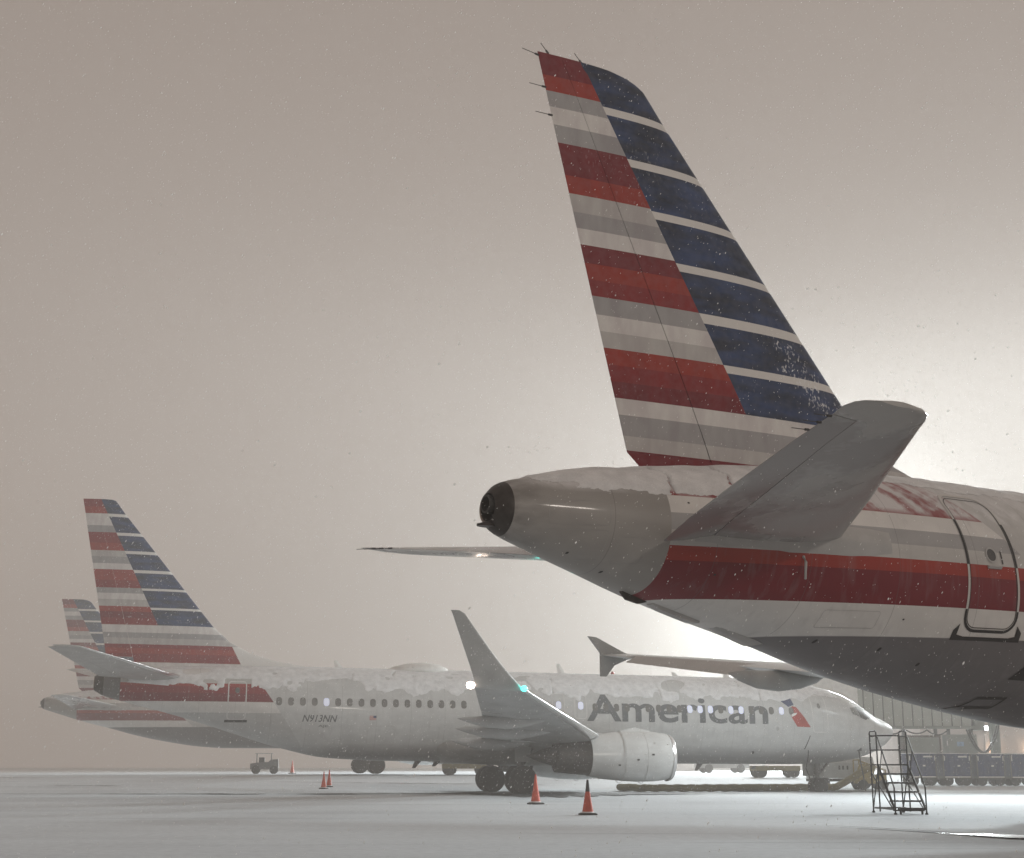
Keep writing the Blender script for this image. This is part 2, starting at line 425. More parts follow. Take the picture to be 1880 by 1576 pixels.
def decal(body, name, verts, faces, mat, parent, off=.006, sd=-1, cut=.07, cutx=.2):
    """flat (x, z) outline laid onto the side of a body"""
    bm = bmesh.new(); vs = [bm.verts.new((p[0], p[1], 0)) for p in verts]
    for f in faces:
        try: bm.faces.new([vs[i] for i in f])
        except ValueError: pass
    for ax, st in ((1, cut), (0, cutx)):
        lo, hi = min(v.co[ax] for v in bm.verts), max(v.co[ax] for v in bm.verts)
        q = math.ceil(lo/st)*st
        while q < hi:
            no = (0, 1, 0) if ax == 1 else (1, 0, 0)
            bmesh.ops.bisect_plane(bm, geom=bm.verts[:]+bm.edges[:]+bm.faces[:], dist=1e-5, plane_co=(q if ax == 0 else 0, q if ax == 1 else 0, 0), plane_no=no)
            q += st
    for v in bm.verts: v.co = body.side(v.co.x, v.co.y, sd, off)
    me = bpy.data.meshes.new(name); bm.to_mesh(me); bm.free()
    me.materials.append(mat)
    for p in me.polygons: p.use_smooth = True
    return ob(name, me, parent)

def rrect(x0, x1, z0, z1, r, n=6):
    P = []
    for cx, cz, a in ((x1-r, z1-r, 0), (x0+r, z1-r, 90), (x0+r, z0+r, 180), (x1-r, z0+r, 270)):
        for i in range(n+1):
            t = R(a+90*i/n); P.append((cx+r*math.cos(t), cz+r*math.sin(t)))
    return P

def ring_decal(body, name, x0, x1, z0, z1, r, w, mat, parent, off=.007, sd=-1, **kw):
    a = rrect(x0, x1, z0, z1, r); b = rrect(x0+w, x1-w, z0+w, z1-w, max(.01, r-w)); n = len(a)
    return decal(body, name, a+b, [(i, (i+1) % n, n+(i+1) % n, n+i) for i in range(n)], mat, parent, off, sd, **kw)

def patch_decal(body, name, pts, mat, parent, off=.006, sd=-1, **kw):
    return decal(body, name, pts, [tuple(range(len(pts)))], mat, parent, off, sd, **kw)

def text_mesh(txt, bold=0.0, shear=0.0):
    cu = bpy.data.curves.new('txt', 'FONT'); cu.body = txt; cu.size = 1; cu.offset = bold; cu.shear = shear
    cu.resolution_u = 5; o = bpy.data.objects.new('txt', cu); COL.objects.link(o)
    dg = bpy.context.evaluated_depsgraph_get(); me = bpy.data.meshes.new_from_object(o.evaluated_get(dg))
    V = [tuple(v.co[:2]) for v in me.vertices]; F = [tuple(p.vertices) for p in me.polygons]
    bpy.data.objects.remove(o); bpy.data.curves.remove(cu); bpy.data.meshes.remove(me)
    x0 = min(p[0] for p in V); x1 = max(p[0] for p in V); y0 = min(p[1] for p in V); y1 = max(p[1] for p in V)
    return [((p[0]-x0)/(x1-x0), (p[1]-y0)/(y1-y0)) for p in V], F

def snow_shell(body, parent, x0, x1, edge, thick, bare, dx=.07, na=90, amax=1.75, lump=1.0, seed=0.0):
    """settled snow on the crown of a body: a skin with real thickness, ragged lower edge and gaps.
    edge(x) = z of the lower edge, bare(x, ang, z) = amount to take off"""
    xs = np.arange(x0, x1, dx); V = {}; verts = []; faces = []; T = np.zeros((len(xs), na+1))
    for i, x in enumerate(xs):
        for k in range(na+1):
            a = -amax+2*amax*k/na; p = body.pt(x, a)
            ez = edge(x) + .16*lump*noise.noise(Vector((x*1.1, a*2+seed, 3))) + .07*lump*noise.noise(Vector((x*4.3, a*6, seed)))
            t = (p.z-ez)*1.1
            t = min(1, t*4)
            t += .45*noise.noise(Vector((x*.9, a*2.2, seed+5))) + .25*noise.noise(Vector((x*3.1, a*5, seed+8))) + .16*noise.noise(Vector((x*9, a*15, seed+2))) + .10*noise.noise(Vector((x*21, a*33, seed+6)))
            T[i, k] = t - bare(x, a, p.z) - 6*max(0, x0+.25-x) - 6*max(0, x-x1+.3)
    def put(x, a, t):
        tt = thick*max(0, min(1, t*1.6))*(.75+.5*noise.noise(Vector((x*2.2, a*4, seed))))
        verts.append(body.pt(x, a, .003+tt)); return len(verts)-1
    def node(i, k):
        if (i, k) not in V: V[(i, k)] = put(xs[i], -amax+2*amax*k/na, T[i, k])
        return V[(i, k)]
    def cross(p, q):
        key = (p, q) if p < q else (q, p)
        if key not in V:
            (i, k), (j, m) = key; t = T[i, k]/(T[i, k]-T[j, m])
            V[key] = put(xs[i]+(xs[j]-xs[i])*t, -amax+2*amax*(k+(m-k)*t)/na, 0)
        return V[key]
    for i in range(len(xs)-1):
        for k in range(na):
            for tri in (((i, k), (i+1, k), (i+1, k+1)), ((i, k), (i+1, k+1), (i, k+1))):
                pos = [T[p] > 0 for p in tri]
                if not any(pos): continue
                poly = []
                for q in range(3):
                    u, w = tri[q], tri[(q+1) % 3]
                    if pos[q]: poly.append(node(*u))
                    if pos[q] != pos[(q+1) % 3]: poly.append(cross(u, w))
                faces.append(poly)
    return mk('snow_cover', verts, faces, M['snow'], parent, True, 180)

def wheel_mesh(r, w, name):
    b = MB(); b.lathe([(-w/2, r*.55), (-w/2, r*.86), (-w*.36, r*.97), (-w*.15, r), (w*.15, r), (w*.36, r*.97), (w/2, r*.86), (w/2, r*.55)], 28, 'y')
    t = bpy.data.meshes.new(name+'_tyre'); t.from_pydata(b.v, [], b.f); t.materials.append(M['black']); shade(t, 40)
    b = MB(); b.lathe([(-w*.46, .02), (-w*.46, r*.2), (-w*.30, r*.26), (-w*.34, r*.5), (-w*.49, r*.56), (w*.49, r*.56), (w*.34, r*.5), (w*.30, r*.26), (w*.46, r*.2), (w*.46, .02)], 24, 'y')
    q = bpy.data.meshes.new(name+'_rim'); q.from_pydata(b.v, [], b.f); q.materials.append(M['strut']); shade(q, 40)
    return t, q

def gear(parent, x, y, wr, ww, gap, top, name='landing_gear', lean=0.0, door=True, wheels=None):
    """strut as the part, each wheel (tyre with its rim) below it"""
    b = MB(); b.tube([(x, y, wr), (x+lean, y, top)], .11, 12); b.tube([(x, y, wr+.55), (x+lean, y, top)], .16, 12)
    b.tube([(x, y-gap/2-ww*.3, wr), (x, y+gap/2+ww*.3, wr)], .08, 10)
    b.tube([(x, y, wr+.25), (x-.22, y, wr+.42), (x-.04, y, wr+.75)], .04, 8)
    b.tube([(x+.02, y, wr+.5), (x+.75, y, top)], .06, 8)
    g = b.out(name, M['strut'], parent, True)
    if door: MB().box((x, y+math.copysign(.35, y) if abs(y) > .5 else y+.45, top-.45), (1.1 if abs(y) < .5 else .7, .03, .75)).out('gear_door', M['wing_grey'], g)
    for s in (-1, 1):
        ob('wheel', wheels[0], g, (x, y+s*gap/2, wr)); ob('wheel_rim', wheels[1], g, (x, y+s*gap/2, wr))
    return g

# ------------------------------------------------------------------ aircraft paint
A_RED = [(4.0, RED_D), (5.76, LG), (5.99, GR), (6.29, LT), (6.55, RED_D), (6.80, RED_M), (7.05, RED_B), (7.30, LG), (7.56, LT), (7.81, GR),
         (8.08, RED_M), (8.33, RED_B), (8.59, RED_D), (8.86, LT), (9.10, GR), (9.35, LG), (9.65, RED_B), (9.93, RED_D), (10.41, GR),
         (10.69, LT), (10.97, GR), (11.22, RED_B), (11.50, RED_D)]
A_WHITE = [(6.56, .6), (7.30, .135), (8.07, .135), (8.84, .135), (9.62, .135), (10.40, .135), (11.18, .135)]
M['fin_a'] = livery_fin('striped_tail_paint', A_RED, A_WHITE, (.558, 11.72, 1.63), 6.56, (4.5, 12.5), None, (12.05, 7.2, .75, 1.2))
A_BODY = [(1.0, LT), (3.54, RED_D), (4.02, RED_B), (4.22, LG), (4.45, GR), (4.69, LT), (4.95, RED_M), (5.62, LT)]
A_BODY = [(1.0, LT), (3.54, RED_D), (4.02, RED_B), (4.22, LG), (4.45, GR), (4.69, LT), (4.95, RED_M), (5.60, LT)]
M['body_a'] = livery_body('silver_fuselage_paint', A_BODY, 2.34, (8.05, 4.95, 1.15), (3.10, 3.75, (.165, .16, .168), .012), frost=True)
off = .15
B_RED = [(4.0, LT), (5.58-off, RED_M), (5.95-off, RED_B), (6.2-off, RED_M), (6.37-off, LG), (6.62-off, GR), (6.86-off, LT), (7.18-off, RED_M), (7.5-off, RED_D), (7.75-off, RED_B), (7.98-off, LG),
         (8.3-off, LT), (8.55-off, GR), (8.79-off, RED_M), (9.1-off, RED_B), (9.57-off, LT), (9.85-off, GR), (10.15-off, LG), (10.4-off, RED_B), (10.75-off, RED_M),
         (11.21-off, GR), (11.5-off, LT), (12.03-off, RED_B), (12.35-off, RED_M)]
B_WHITE = [(7.2-off, .6), (7.97-off, .125), (8.8-off, .125), (9.57-off, .125), (10.4-off, .125), (11.2-off, .125), (12.03-off, .125)]
M['fin_b'] = livery_fin('striped_tail_paint_far', B_RED, B_WHITE, (.511, 12.5, -38.12), 7.2-off, (4.5, 13.0), (6.37-off, -32.1, .55))
B_BODY = [(1.0, (.50, .505, .50)), (3.30, LT), (3.76, RED_D), (4.12, RED_M), (4.40, RED_B), (4.54, LG), (4.8, LT), (5.46, RED_M), (5.9, LT)]
M['body_b'] = livery_body('silver_fuselage_paint_far', B_BODY, -36.75, (-30.85, 4.54, .72), (1.78, -38, (.25, .25, .255), .55), (.56, .57, .565), (.14, .14, .14))  # grey belly paint, softened upward to imitate shade under the fuselage

def sub_wing(y, pts):                      # piecewise linear lookup
    for (a, va), (b, vb) in zip(pts[:-1], pts[1:]):
        if y <= b: return va+(vb-va)*(y-a)/(b-a)
    return pts[-1][1]

def lofted(xs, r, zc, y, squash=1.0, n=20, ysq=1.0):
    """pod along x: xs list of (x, radius, zoffset)"""
    b = MB(); rings = []
    for x, rr, dz in xs:
        rings.append([Vector((x, y+rr*ysq*math.cos(2*math.pi*k/n), zc+dz+rr*squash*math.sin(2*math.pi*k/n))) for k in range(n)])
    b.loft(rings); return b

def engine(parent, x, y, z, ln, r, pylon_top, nac=None):
    """x = intake lip; the cowl is the part, lip, fan, core and pylon its pieces"""
    nac = nac or M['nac']
    b = MB(); prof = [(-.10, r*.84), (-.02, r*.86), (.0, r*.90), (-.03, r*.94), (-.25, r*1.0), (-.8, r*1.06), (-1.5, r*1.08), (-ln*.55, r*1.06), (-ln*.8, r*.98), (-ln, r*.86), (-ln+.02, r*.80), (-ln*.6, r*.78), (-.9, r*.78), (-.3, r*.80)]
    rings = [[Vector((x+a, y+q*math.cos(2*math.pi*k/40), z+q*math.sin(2*math.pi*k/40)*(.94 if math.sin(2*math.pi*k/40) < 0 else 1))) for k in range(40)] for a, q in prof]
    b.loft(rings+[rings[0]], cap=False); e = b.out('engine', nac, parent, True, 45)
    MB().lathe([(x-.012, r*.85), (x+.006, r*.885), (x+.004, r*.92), (x-.03, r*.952), (x-.16, r*.992), (x-.16, r*.985), (x-.04, r*.93), (x-.10, r*.845)], 40, 'x', (0, y, z), cap=False).out('intake_lip', M['bare'], e, True)
    f = MB()
    for k in range(22):
        t = 2*math.pi*k/22; c, s = math.cos(t), math.sin(t); c2, s2 = math.cos(t+.22), math.sin(t+.22)
        f.add([(x-.62, y+.2*c, z+.2*s), (x-.74, y+.2*c2, z+.2*s2), (x-.78, y+r*.77*c2, z+r*.77*s2), (x-.60, y+r*.77*c, z+r*.77*s)], [(0, 1, 2, 3)])
    f.lathe([(x-.35, .02), (x-.45, .12), (x-.62, .22), (x-.9, .24)], 20, 'x', (0, y, z)); f.out('fan', M['dark_metal'], e, True)
    MB().lathe([(x-ln*.55, r*.78), (x-ln*.98, r*.76), (x-ln*1.10, r*.74), (x-ln*1.38, r*.66), (x-ln*1.40, r*.50), (x-ln*1.34, r*.46), (x-ln*1.55, r*.26), (x-ln*1.72, .03)], 32, 'x', (0, y, z)).out('exhaust_core_and_shade', M['dark_metal'], e, True, 40)  # core oversized so its dark bulk imitates the far engine's shaded cowl
    for q in (.36, .62):           # cowl joints
        MB().lathe([(x-ln*q-.012, r*1.075), (x-ln*q-.010, r*1.081 if q < .5 else r*1.061), (x-ln*q+.010, r*1.081 if q < .5 else r*1.062), (x-ln*q+.012, r*1.06)], 40, 'x', (0, y, z), cap=False).out('cowl_seam', M['metal_grey'], e, True)
    for a_, h_ in ((.30, .10), (.48, -.12), (.70, -.35)):
        MB().box((x-ln*a_, y-math.sqrt(max(.01, (r*1.072)**2-(h_)**2)), z+h_), (.10, .03, .07)).out('cowl_latch', M['seam'], e)
    p = MB()
    p.loft([[Vector((x-a, y-w, zz)), Vector((x-a, y+w, zz)), Vector((x-a, y+w*.6, z2)), Vector((x-a, y-w*.6, z2))] for a, w, zz, z2 in
            [(.9, .05, z+r*1.0, z+r*1.10), (1.6, .16, z+r*.95, z+r*1.22), (ln*.8, .22, z+r*.80, pylon_top), (ln*1.25, .20, z+r*.55, pylon_top+.1), (ln*1.9, .05, pylon_top-.35, pylon_top)]])
    p.out('pylon', nac, e, True, 60)
    return e

def discharger(b, p, d, ln=.28):
    p = Vector(p); d = Vector(d).normalized(); b.tube([p, p+d*.07], .016, 6); b.tube([p+d*.05, p+d*ln], .0055, 5)

WH_A = wheel_mesh(.585, .42, 'main'); WH_N = wheel_mesh(.39, .22, 'nose'); WH_B = wheel_mesh(.61, .44, 'mainb'); WH_NB = wheel_mesh(.40, .24, 'noseb')

# ------------------------------------------------------------------ narrow-body jet with tall swept fin and wingtip fences
def airliner_a(loc, psi, L, dx, label, near=True):
    root = empty('airliner', loc, psi); tag(root, label, 'airplane')
    st = [(-.04, 4.92, 4.46, .25), (.06, 5.02, 4.37, .33), (.2, 5.09, 4.30, .39), (.5, 5.17, 4.20, .50), (1.0, 5.28, 4.04, .66), (1.5, 5.37, 3.89, .82), (2.4, 5.49, 3.61, 1.05), (3.3, 5.60, 3.37, 1.25), (4.7, 5.73, 3.03, 1.50),
          (6.15, 5.82, 2.64, 1.72), (7.3, 5.86, 2.38, 1.84), (8.5, 5.88, 2.16, 1.91), (9.5, 5.88, 2.00, 1.95), (10.6, 5.88, 1.86, 1.97), (12.5, 5.88, 1.75, 1.975), (L-6.5, 5.88, 1.75, 1.975),
          (L-4.5, 5.80, 1.75, 1.93), (L-3, 5.45, 1.79, 1.75), (L-2, 4.95, 1.92, 1.5), (L-1.2, 4.4, 2.12, 1.2), (L-.5, 3.85, 2.42, .8), (L-.15, 3.5, 2.75, .42), (L, 3.15, 3.05, .04)]
    B = Body(st)
    fus = B.mesh('fuselage', M['body_a'], root, .12, L, 112, .18)
    # tail cone end: auxiliary power unit exhaust
    a = MB(); n = 40
    a.loft([[B.pt(x, 2*math.pi*k/n, o) for k in range(n)] for x, o in ((.16, .002), (.14, .004), (.06, .004), (-.04, -.0))] +
           [[Vector((-.03+q, .30*s*math.sin(2*math.pi*k/n), 4.70+.30*s*math.cos(2*math.pi*k/n))) for k in range(n)] for q, s in ((-.02, .66), (.02, .60), (.10, .62), (.5, .55))], cap=True)
    ap = a.out('exhaust_cone', M['dark_metal'], root, True, 40)
    MB().lathe([(.35, .13), (-.10, .13), (-.10, .105), (.3, .10)], 24, 'x', (0, -.02, 4.74), cap=False).out('exhaust_pipe', M['steel'], ap, True)
    b = MB(); b.loft([[Vector((x, y, z)) for y, z in ((-.09*w, 4.45-.02), (.09*w, 4.45-.02), (.07*w, 4.45+.03*w), (-.07*w, 4.45+.03*w))] for x, w in ((.2, 1.2), (-.05, 1.1), (-.16, .8), (-.21, .35))])
    b.out('tail_drain', M['dark_metal'], ap, True, 60)

    # fin, rudder
    UP = (0, 1, 0)
    te = lambda z: 2.38+(5.6-z)*.2528
    LEP = [(5.0, 9.4), (5.75, 9.2), (5.88, 8.75), (5.97, 8.30), (6.10, 7.90), (6.30, 7.52), (6.60, 7.14), (7.01, 6.76), (8.0, 5.91), (9.0, 5.05), (10.2, 4.02), (11.22, 3.15), (11.50, 2.93), (11.66, 2.80), (11.76, 2.66), (11.82, 2.50), (11.86, 2.25)]
    hs = lambda z: 1.54+(11.1-z)*.4326
    secs = []; rud = []; low = []
    for z, le in LEP:
        t = te(z); hn = (le-hs(z))/(le-t); th = (.46 if z < 7 else .46-(z-7)*.052)*(1 if z < 11.7 else .55)
        S_ = ((le, 0, z), (t, 0, z), th, UP)
        secs.append(S_+(0.0, hn))
        if z > 5.76: rud.append(S_+(hn+.003, 1.0))
    def at_z(z):
        le = sub_wing(z, LEP); t = te(z); hn = (le-hs(z))/(le-t); return ((le, 0, z), (t, 0, z), .46, UP, hn+.003, 1.0)
    rud = [at_z(5.758)] + rud
    foil(secs, n=18).out('fin', M['fin_a'], root, True, 50)
    r_ = foil(rud, n=8).out('rudder', M['fin_a'], root, True, 50)
    lw = [at_z(z) for z in (5.2, 5.6, 5.755)]; lw[1] = ((lw[1][0]), (te(5.6)+.14, 0, 5.6), .46, UP, lw[1][4], 1.0); lw[0] = (lw[0][0], (te(5.2)+.5, 0, 5.2), .46, UP, lw[0][4], 1.0)
    foil(lw, n=8).out('fin_heel', M['fin_a'], root, True, 50)
    if near:
        for z in (11.80, 11.30, 10.86):
            d = MB(); discharger(d, (te(z)+.01, 0, z), (-1, 0, -.02 if z < 11.5 else .12), .30); d.out('static_discharger', M['steel'], r_)
        for x in (1.0, 1.62):
            d = MB(); discharger(d, (x, 0, 11.87), (-.75, 0, .75), .2); d.out('static_discharger', M['steel'], r_)

    # tailplane with drooped elevators
    TT = [(.3, 5.92, 2.38), (1.2, 5.31, 2.12), (2.0, 4.77, 1.89), (3.27, 3.95, 1.56), (4.98, 2.78, 1.12), (5.7, 2.29, .97), (5.95, 2.13, .88), (6.1, 2.0, .90), (6.18, 1.85, .98), (6.23, 1.6, 1.15)]
    for sg in (1, -1):
        sc = [((le, sg*y, 4.35+.105*y), (t, sg*y, 4.35+.105*y), (.34-.04*y)*(1 if y < 6 else .6), (0, 0, 1)) for y, le, t in TT]
        def sec_y(y):
            le = sub_wing(y, [(p[0], p[1]) for p in TT]); t = sub_wing(y, [(p[0], p[2]) for p in TT])
            return ((le, sg*y, 4.35+.105*y), (t, sg*y, 4.35+.105*y), .34-.04*y, (0, 0, 1))
        hp = foil([q+(0, .735) for q in sc[:6]]+[sec_y(5.703)+(0, 1.0)]+[q+(0, 1.0) for q in sc[6:]], n=14).out('tailplane', M['tail_under'], root, True, 50)
        el = foil([sec_y(y) for y in (1.05, 2, 3.3, 4.9, 5.69)], .74, 1.0, 6, R(13), R(0)).out('elevator', M['tail_under'], root, True, 50)
        if near:
            for y in (5.66, 5.45, 5.2):
                q = sec_y(y); zt = q[1][2]-.01
                d = MB(); discharger(d, (q[1][0], sg*y, zt), (-1, sg*.25, -.10), .34); d.out('static_discharger', M['steel'], el)
        # root fairing
        f = MB(); f.loft([[B.side(x, z, sg, o) for z, o in ((4.30-h, .0), (4.40, d_), (4.50, d_), (4.62+h*.6, .0))] for x, h, d_ in ((5.95, .0, .01), (5.6, .06, .08), (5.2, .08, .10), (4.2, .08, .08), (3.2, .05, .03), (2.7, .0, .01))])
        f.out('tailplane_fairing', M['metal_grey'], root, True, 80)

    # wings
    LEW = [(1.2, 23.1+dx), (17.0, 14.9+dx)]; TEW = [(1.2, 16.2+dx), (6.4, 16.15+dx), (17.0, 13.66+dx)]
    zw = lambda y: 2.55+.117*(y-2)
    def wsec(sg, y): return ((sub_wing(y, LEW), sg*y, zw(y)), (sub_wing(y, TEW), sg*y, zw(y)), .62*(1-(y-1.2)/15.8)+.13, (0, 0, 1))
    for sg in (1, -1):
        foil([wsec(sg, y) for y in (1.2, 3, 6.4, 9, 12.4, 15, 17.0)], 0, .74, 16).out('wing', M['wing_pale'], root, True, 50)
        foil([wsec(sg, y) for y in (1.9, 4, 6.38)], .742, 1, 6).out('flap', M['wing_pale'], root, True, 50)
        foil([wsec(sg, y) for y in (6.42, 9, 12.34)], .742, 1, 6).out('flap', M['wing_pale'], root, True, 50)
        foil([wsec(sg, y) for y in (12.4, 14, 16.1)], .742, 1, 6, R(21)).out('aileron', M['wing_pale'], root, True, 50)
        foil([wsec(sg, y) for y in (16.14, 17.0)], .742, 1, 6).out('wingtip', M['wing_pale'], root, True, 50)
        fp = [(14.95, 4.27), (14.45, 4.40), (13.48, 4.80), (13.20, 4.82), (13.62, 4.36), (13.62, 3.70), (13.82, 3.70), (14.10, 4.02), (14.55, 4.20)]
        b = MB(); b.loft([[Vector((x+dx, sg*(17.0+o), z)) for x, z in fp] for o in (-.03, .03)]); b.out('wingtip_fence', M['under_grey'], root)
        for y, x0, ln, hh in ((11.3, 13.55, 3.3, .27), (8.1, 16.0, 2.6, .26), (4.9, 14.9, 4.2, .33)):
            pr = [(0, .03, .13), (.10, .45, .07), (.28, .85, .0), (.5, 1.0, -.02), (.72, .85, .02), (.9, .48, .09), (1, .05, .16)]
            lofted([(x0+dx+ln*u, hh*k, dz) for u, k, dz in pr], 1, zw(y)-.28, sg*y, 1.0, 18, .55).out('flap_fairing', M['under_grey'], root, True, 60)
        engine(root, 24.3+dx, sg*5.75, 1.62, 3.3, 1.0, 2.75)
        gear(root, 17.7+dx, sg*3.8, .585, .42, .93, 2.6, wheels=WH_A)
    gear(root, L-5.07, 0, .39, .22, .5, 1.9, wheels=WH_N)
    # belly fairing between the wings
    lofted([(13.4+dx, .1, .2), (14.5+dx, .7, .05), (16.5+dx, 1.02, 0), (20+dx, 1.1, 0), (23.5+dx, .95, .05), (25.2+dx, .1, .3)], 1, 2.32, 0, .85, 28, 1.85).out('belly_fairing', M['under_grey'], root, True, 60)
    return root, B

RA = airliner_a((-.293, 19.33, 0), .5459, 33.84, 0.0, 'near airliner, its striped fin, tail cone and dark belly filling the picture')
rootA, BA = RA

def near_tail_details(root, B):
    t = NT('door_outline_paint'); z = t.sep()[2]
    zn = t.math('DIVIDE', t.math('SUBTRACT', z, 3.0), 3.0); q = lambda v: (v-3.0)/3.0
    M['door_ring'] = t.done(t.ramp(zn, [(0, (.012, .012, .014)), (q(3.54), (.55, .54, .52)), (q(4.22), (.012, .012, .014)), (q(4.95), (.55, .54, .52))], 'CONSTANT'), .45)
    for sd in (-1, 1):
        x0, x1 = 7.38, 8.46
        dr = ring_decal(B, 'door', x0+.05, x1-.05, 3.28, 5.36, .2, .012, M['seam'], root, .006, sd)
        ring_decal(B, 'door_outline', x0, x1, 3.22, 5.44, .26, .042, M['door_ring'], dr, .008, sd)
        patch_decal(B, 'door_window', rrect(7.84, 8.02, 4.31, 4.50, .088), M['glass'], dr, .010, sd)
        ring_decal(B, 'door_window_frame', 7.81, 8.05, 4.28, 4.53, .118, .028, M['metal_grey'], dr, .012, sd)
        patch_decal(B, 'door_handle', rrect(8.13, 8.155, 4.27, 4.48, .01), M['seam'], dr, .010, sd)
        b = MB(); b.loft([[B.side(x, z, sd, o) for z, o in ((4.205, .008), (4.24, .02), (4.215, .05), (4.185, .02))] for x in (7.80, 7.86, 8.02, 8.08)]); b.out('door_grip', M['metal_grey'], dr)
        patch_decal(B, 'door_sill', [(x0-.12, 3.10), (x1+.14, 3.10), (x1+.14, 3.24), (x1+.03, 3.34), (x1+.03, 3.18), (x1-.1, 3.155), (x0+.1, 3.155), (x0-.03, 3.18), (x0-.03, 3.34), (x0-.12, 3.24)], M['blackpaint'], dr, .007, sd)
    # belly hatch outline, vent, drain holes
    def hatch(name, x0, x1, z0, z1, w, mat, off=.006): return ring_decal(B, name, x0, x1, z0, z1, .02, w, mat, root, off, -1, cut=.03)
    hatch('belly_hatch', 8.62, 9.14, 2.13, 2.30, .034, M['seam'])
    patch_decal(B, 'outflow_vent', [(8.80, 2.56), (9.30, 2.54), (9.30, 2.86), (9.02, 2.84)], M['blackpaint'], root, .008)
    for x, z in ((6.2, 2.92), (5.2, 3.02), (7.0, 2.72)): patch_decal(B, 'drain_hole', rrect(x, x+.05, z, z+.05, .024), M['blackpaint'], root, .007)
    # tail bumper / drain masts under the cone
    b = MB(); b.loft([[Vector((x, y, z)) for y, z in ((-.05, zz), (.05, zz), (.02, zz-h), (-.02, zz-h))] for x, zz, h in ((2.62, 3.56, .02), (2.48, 3.60, .09), (2.26, 3.66, .10), (2.18, 3.69, .04))]); b.out('drain_mast', M['dark_metal'], root)
    b = MB(); b.loft([[Vector((x, y, z)) for y, z in ((-.10, zz+.03), (.10, zz+.03), (.07, zz-h), (-.07, zz-h))] for x, zz, h in ((3.55, 3.30, .02), (3.4, 3.335, .05), (2.85, 3.485, .05), (2.7, 3.53, .02))]); b.out('access_strip', M['metal_grey'], root)
    b = MB(); b.loft([[Vector((x, y, z)) for y, z in ((-.16, zz+.04), (.16, zz+.04), (.10, zz-h), (-.10, zz-h))] for x, zz, h in ((4.75, 3.02, .0), (4.55, 3.06, .07), (4.1, 3.18, .05), (3.8, 3.26, .0))]); b.out('skid_fairing', M['metal_grey'], root, True, 60)
    p0 = B.side(4.42, 4.17, -1, .0); n = Vector((0, -1, -.35)).normalized()
    b = MB(); b.tube([p0, p0+n*.08+Vector((-.03, 0, -.06)), p0+n*.13+Vector((-.10, 0, -.30))], .024, 8, .018); b.out('probe', M['metal_grey'], root, True)
    for x0, x1, z0, z1 in ((.62, 1.46, 4.02, 4.40), (.62, 1.46, 4.46, 4.80), (1.62, 2.0, 3.98, 4.32)):
        ring_decal(B, 'access_panel', x0, x1, z0, z1, .05, .006, M['under_grey'], root, .004, -1)
    for x, z in ((1.02, 4.10), (1.62, 3.88), (2.62, 4.84), (5.4, 4.58), (6.3, 3.35), (3.1, 3.86)): patch_decal(B, 'fastener', rrect(x, x+.035, z, z+.022, .01), M['blackpaint'], root, .006)
    for x0, x1, z0, z1 in ((5.0, 5.9, 3.22, 3.46),):
        ring_decal(B, 'access_panel', x0, x1, z0, z1, .04, .006, M['metal_grey'], root, .004, -1)
    # antennas along the crown
    for x in (14.5,):
        b = MB(); b.loft([[Vector((x+a, y, 5.86)) for a, y in ((.18, 0), (0, .03), (-.2, 0), (0, -.03))], [Vector((x+a-.12, y, 6.14)) for a, y in ((.07, 0), (0, .012), (-.09, 0), (0, -.012))]]); b.out('blade_antenna', M['white'], root)
    # snow on the crown, slid off in streaks ahead of the tailplane
    def edge(x): return 4.92 + min(.10, max(0, (2.2-x)*.10)) + .62*min(1, max(0, (x-5.2)/.7))
    def bare(x, a, z):
        r = 0.0
        if 5.6 < x < 9.4:
            for c, sl, w in ((6.35, -1.0, .085), (7.02, -.95, .075), (7.56, -.9, .05), (7.98, -.75, .24)):
                d = abs(x-(c+sl*(z-5.15)))/(w*(1+.8*noise.noise(Vector((x*7, z*7, 1)))))
                if z < 5.45: r += 2.2*max(0, 1.5-d)
            r += .9*max(0, .1+noise.noise(Vector((x*3.0, z*9, 4))))*(1 if z < 5.5 else 0)
            if x > 8.0: r += (x-8.0)*1.2*max(0, 5.6-z)
        for c in (2.42, 3.46, 4.3):
            if abs(x-c-.12*noise.noise(Vector((a*5, c, 0)))-.06*abs(a)) < .02: r = 2.5
        return r
    snow_shell(B, root, .35, 16, edge, .042, bare, .032, 140, 1.5, .45)
    # thin ridge of snow along the fin root and on the fillet is part of the same cover
near_tail_details(rootA, BA)

# far jet of the same family, longer body
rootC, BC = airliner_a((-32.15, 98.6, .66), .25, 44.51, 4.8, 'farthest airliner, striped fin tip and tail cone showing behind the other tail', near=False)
snow_shell(BC, rootC, .4, 36, lambda x: 5.15, .05, lambda x, a, z: 0, .16, 50, 1.5, .8, 3.0)

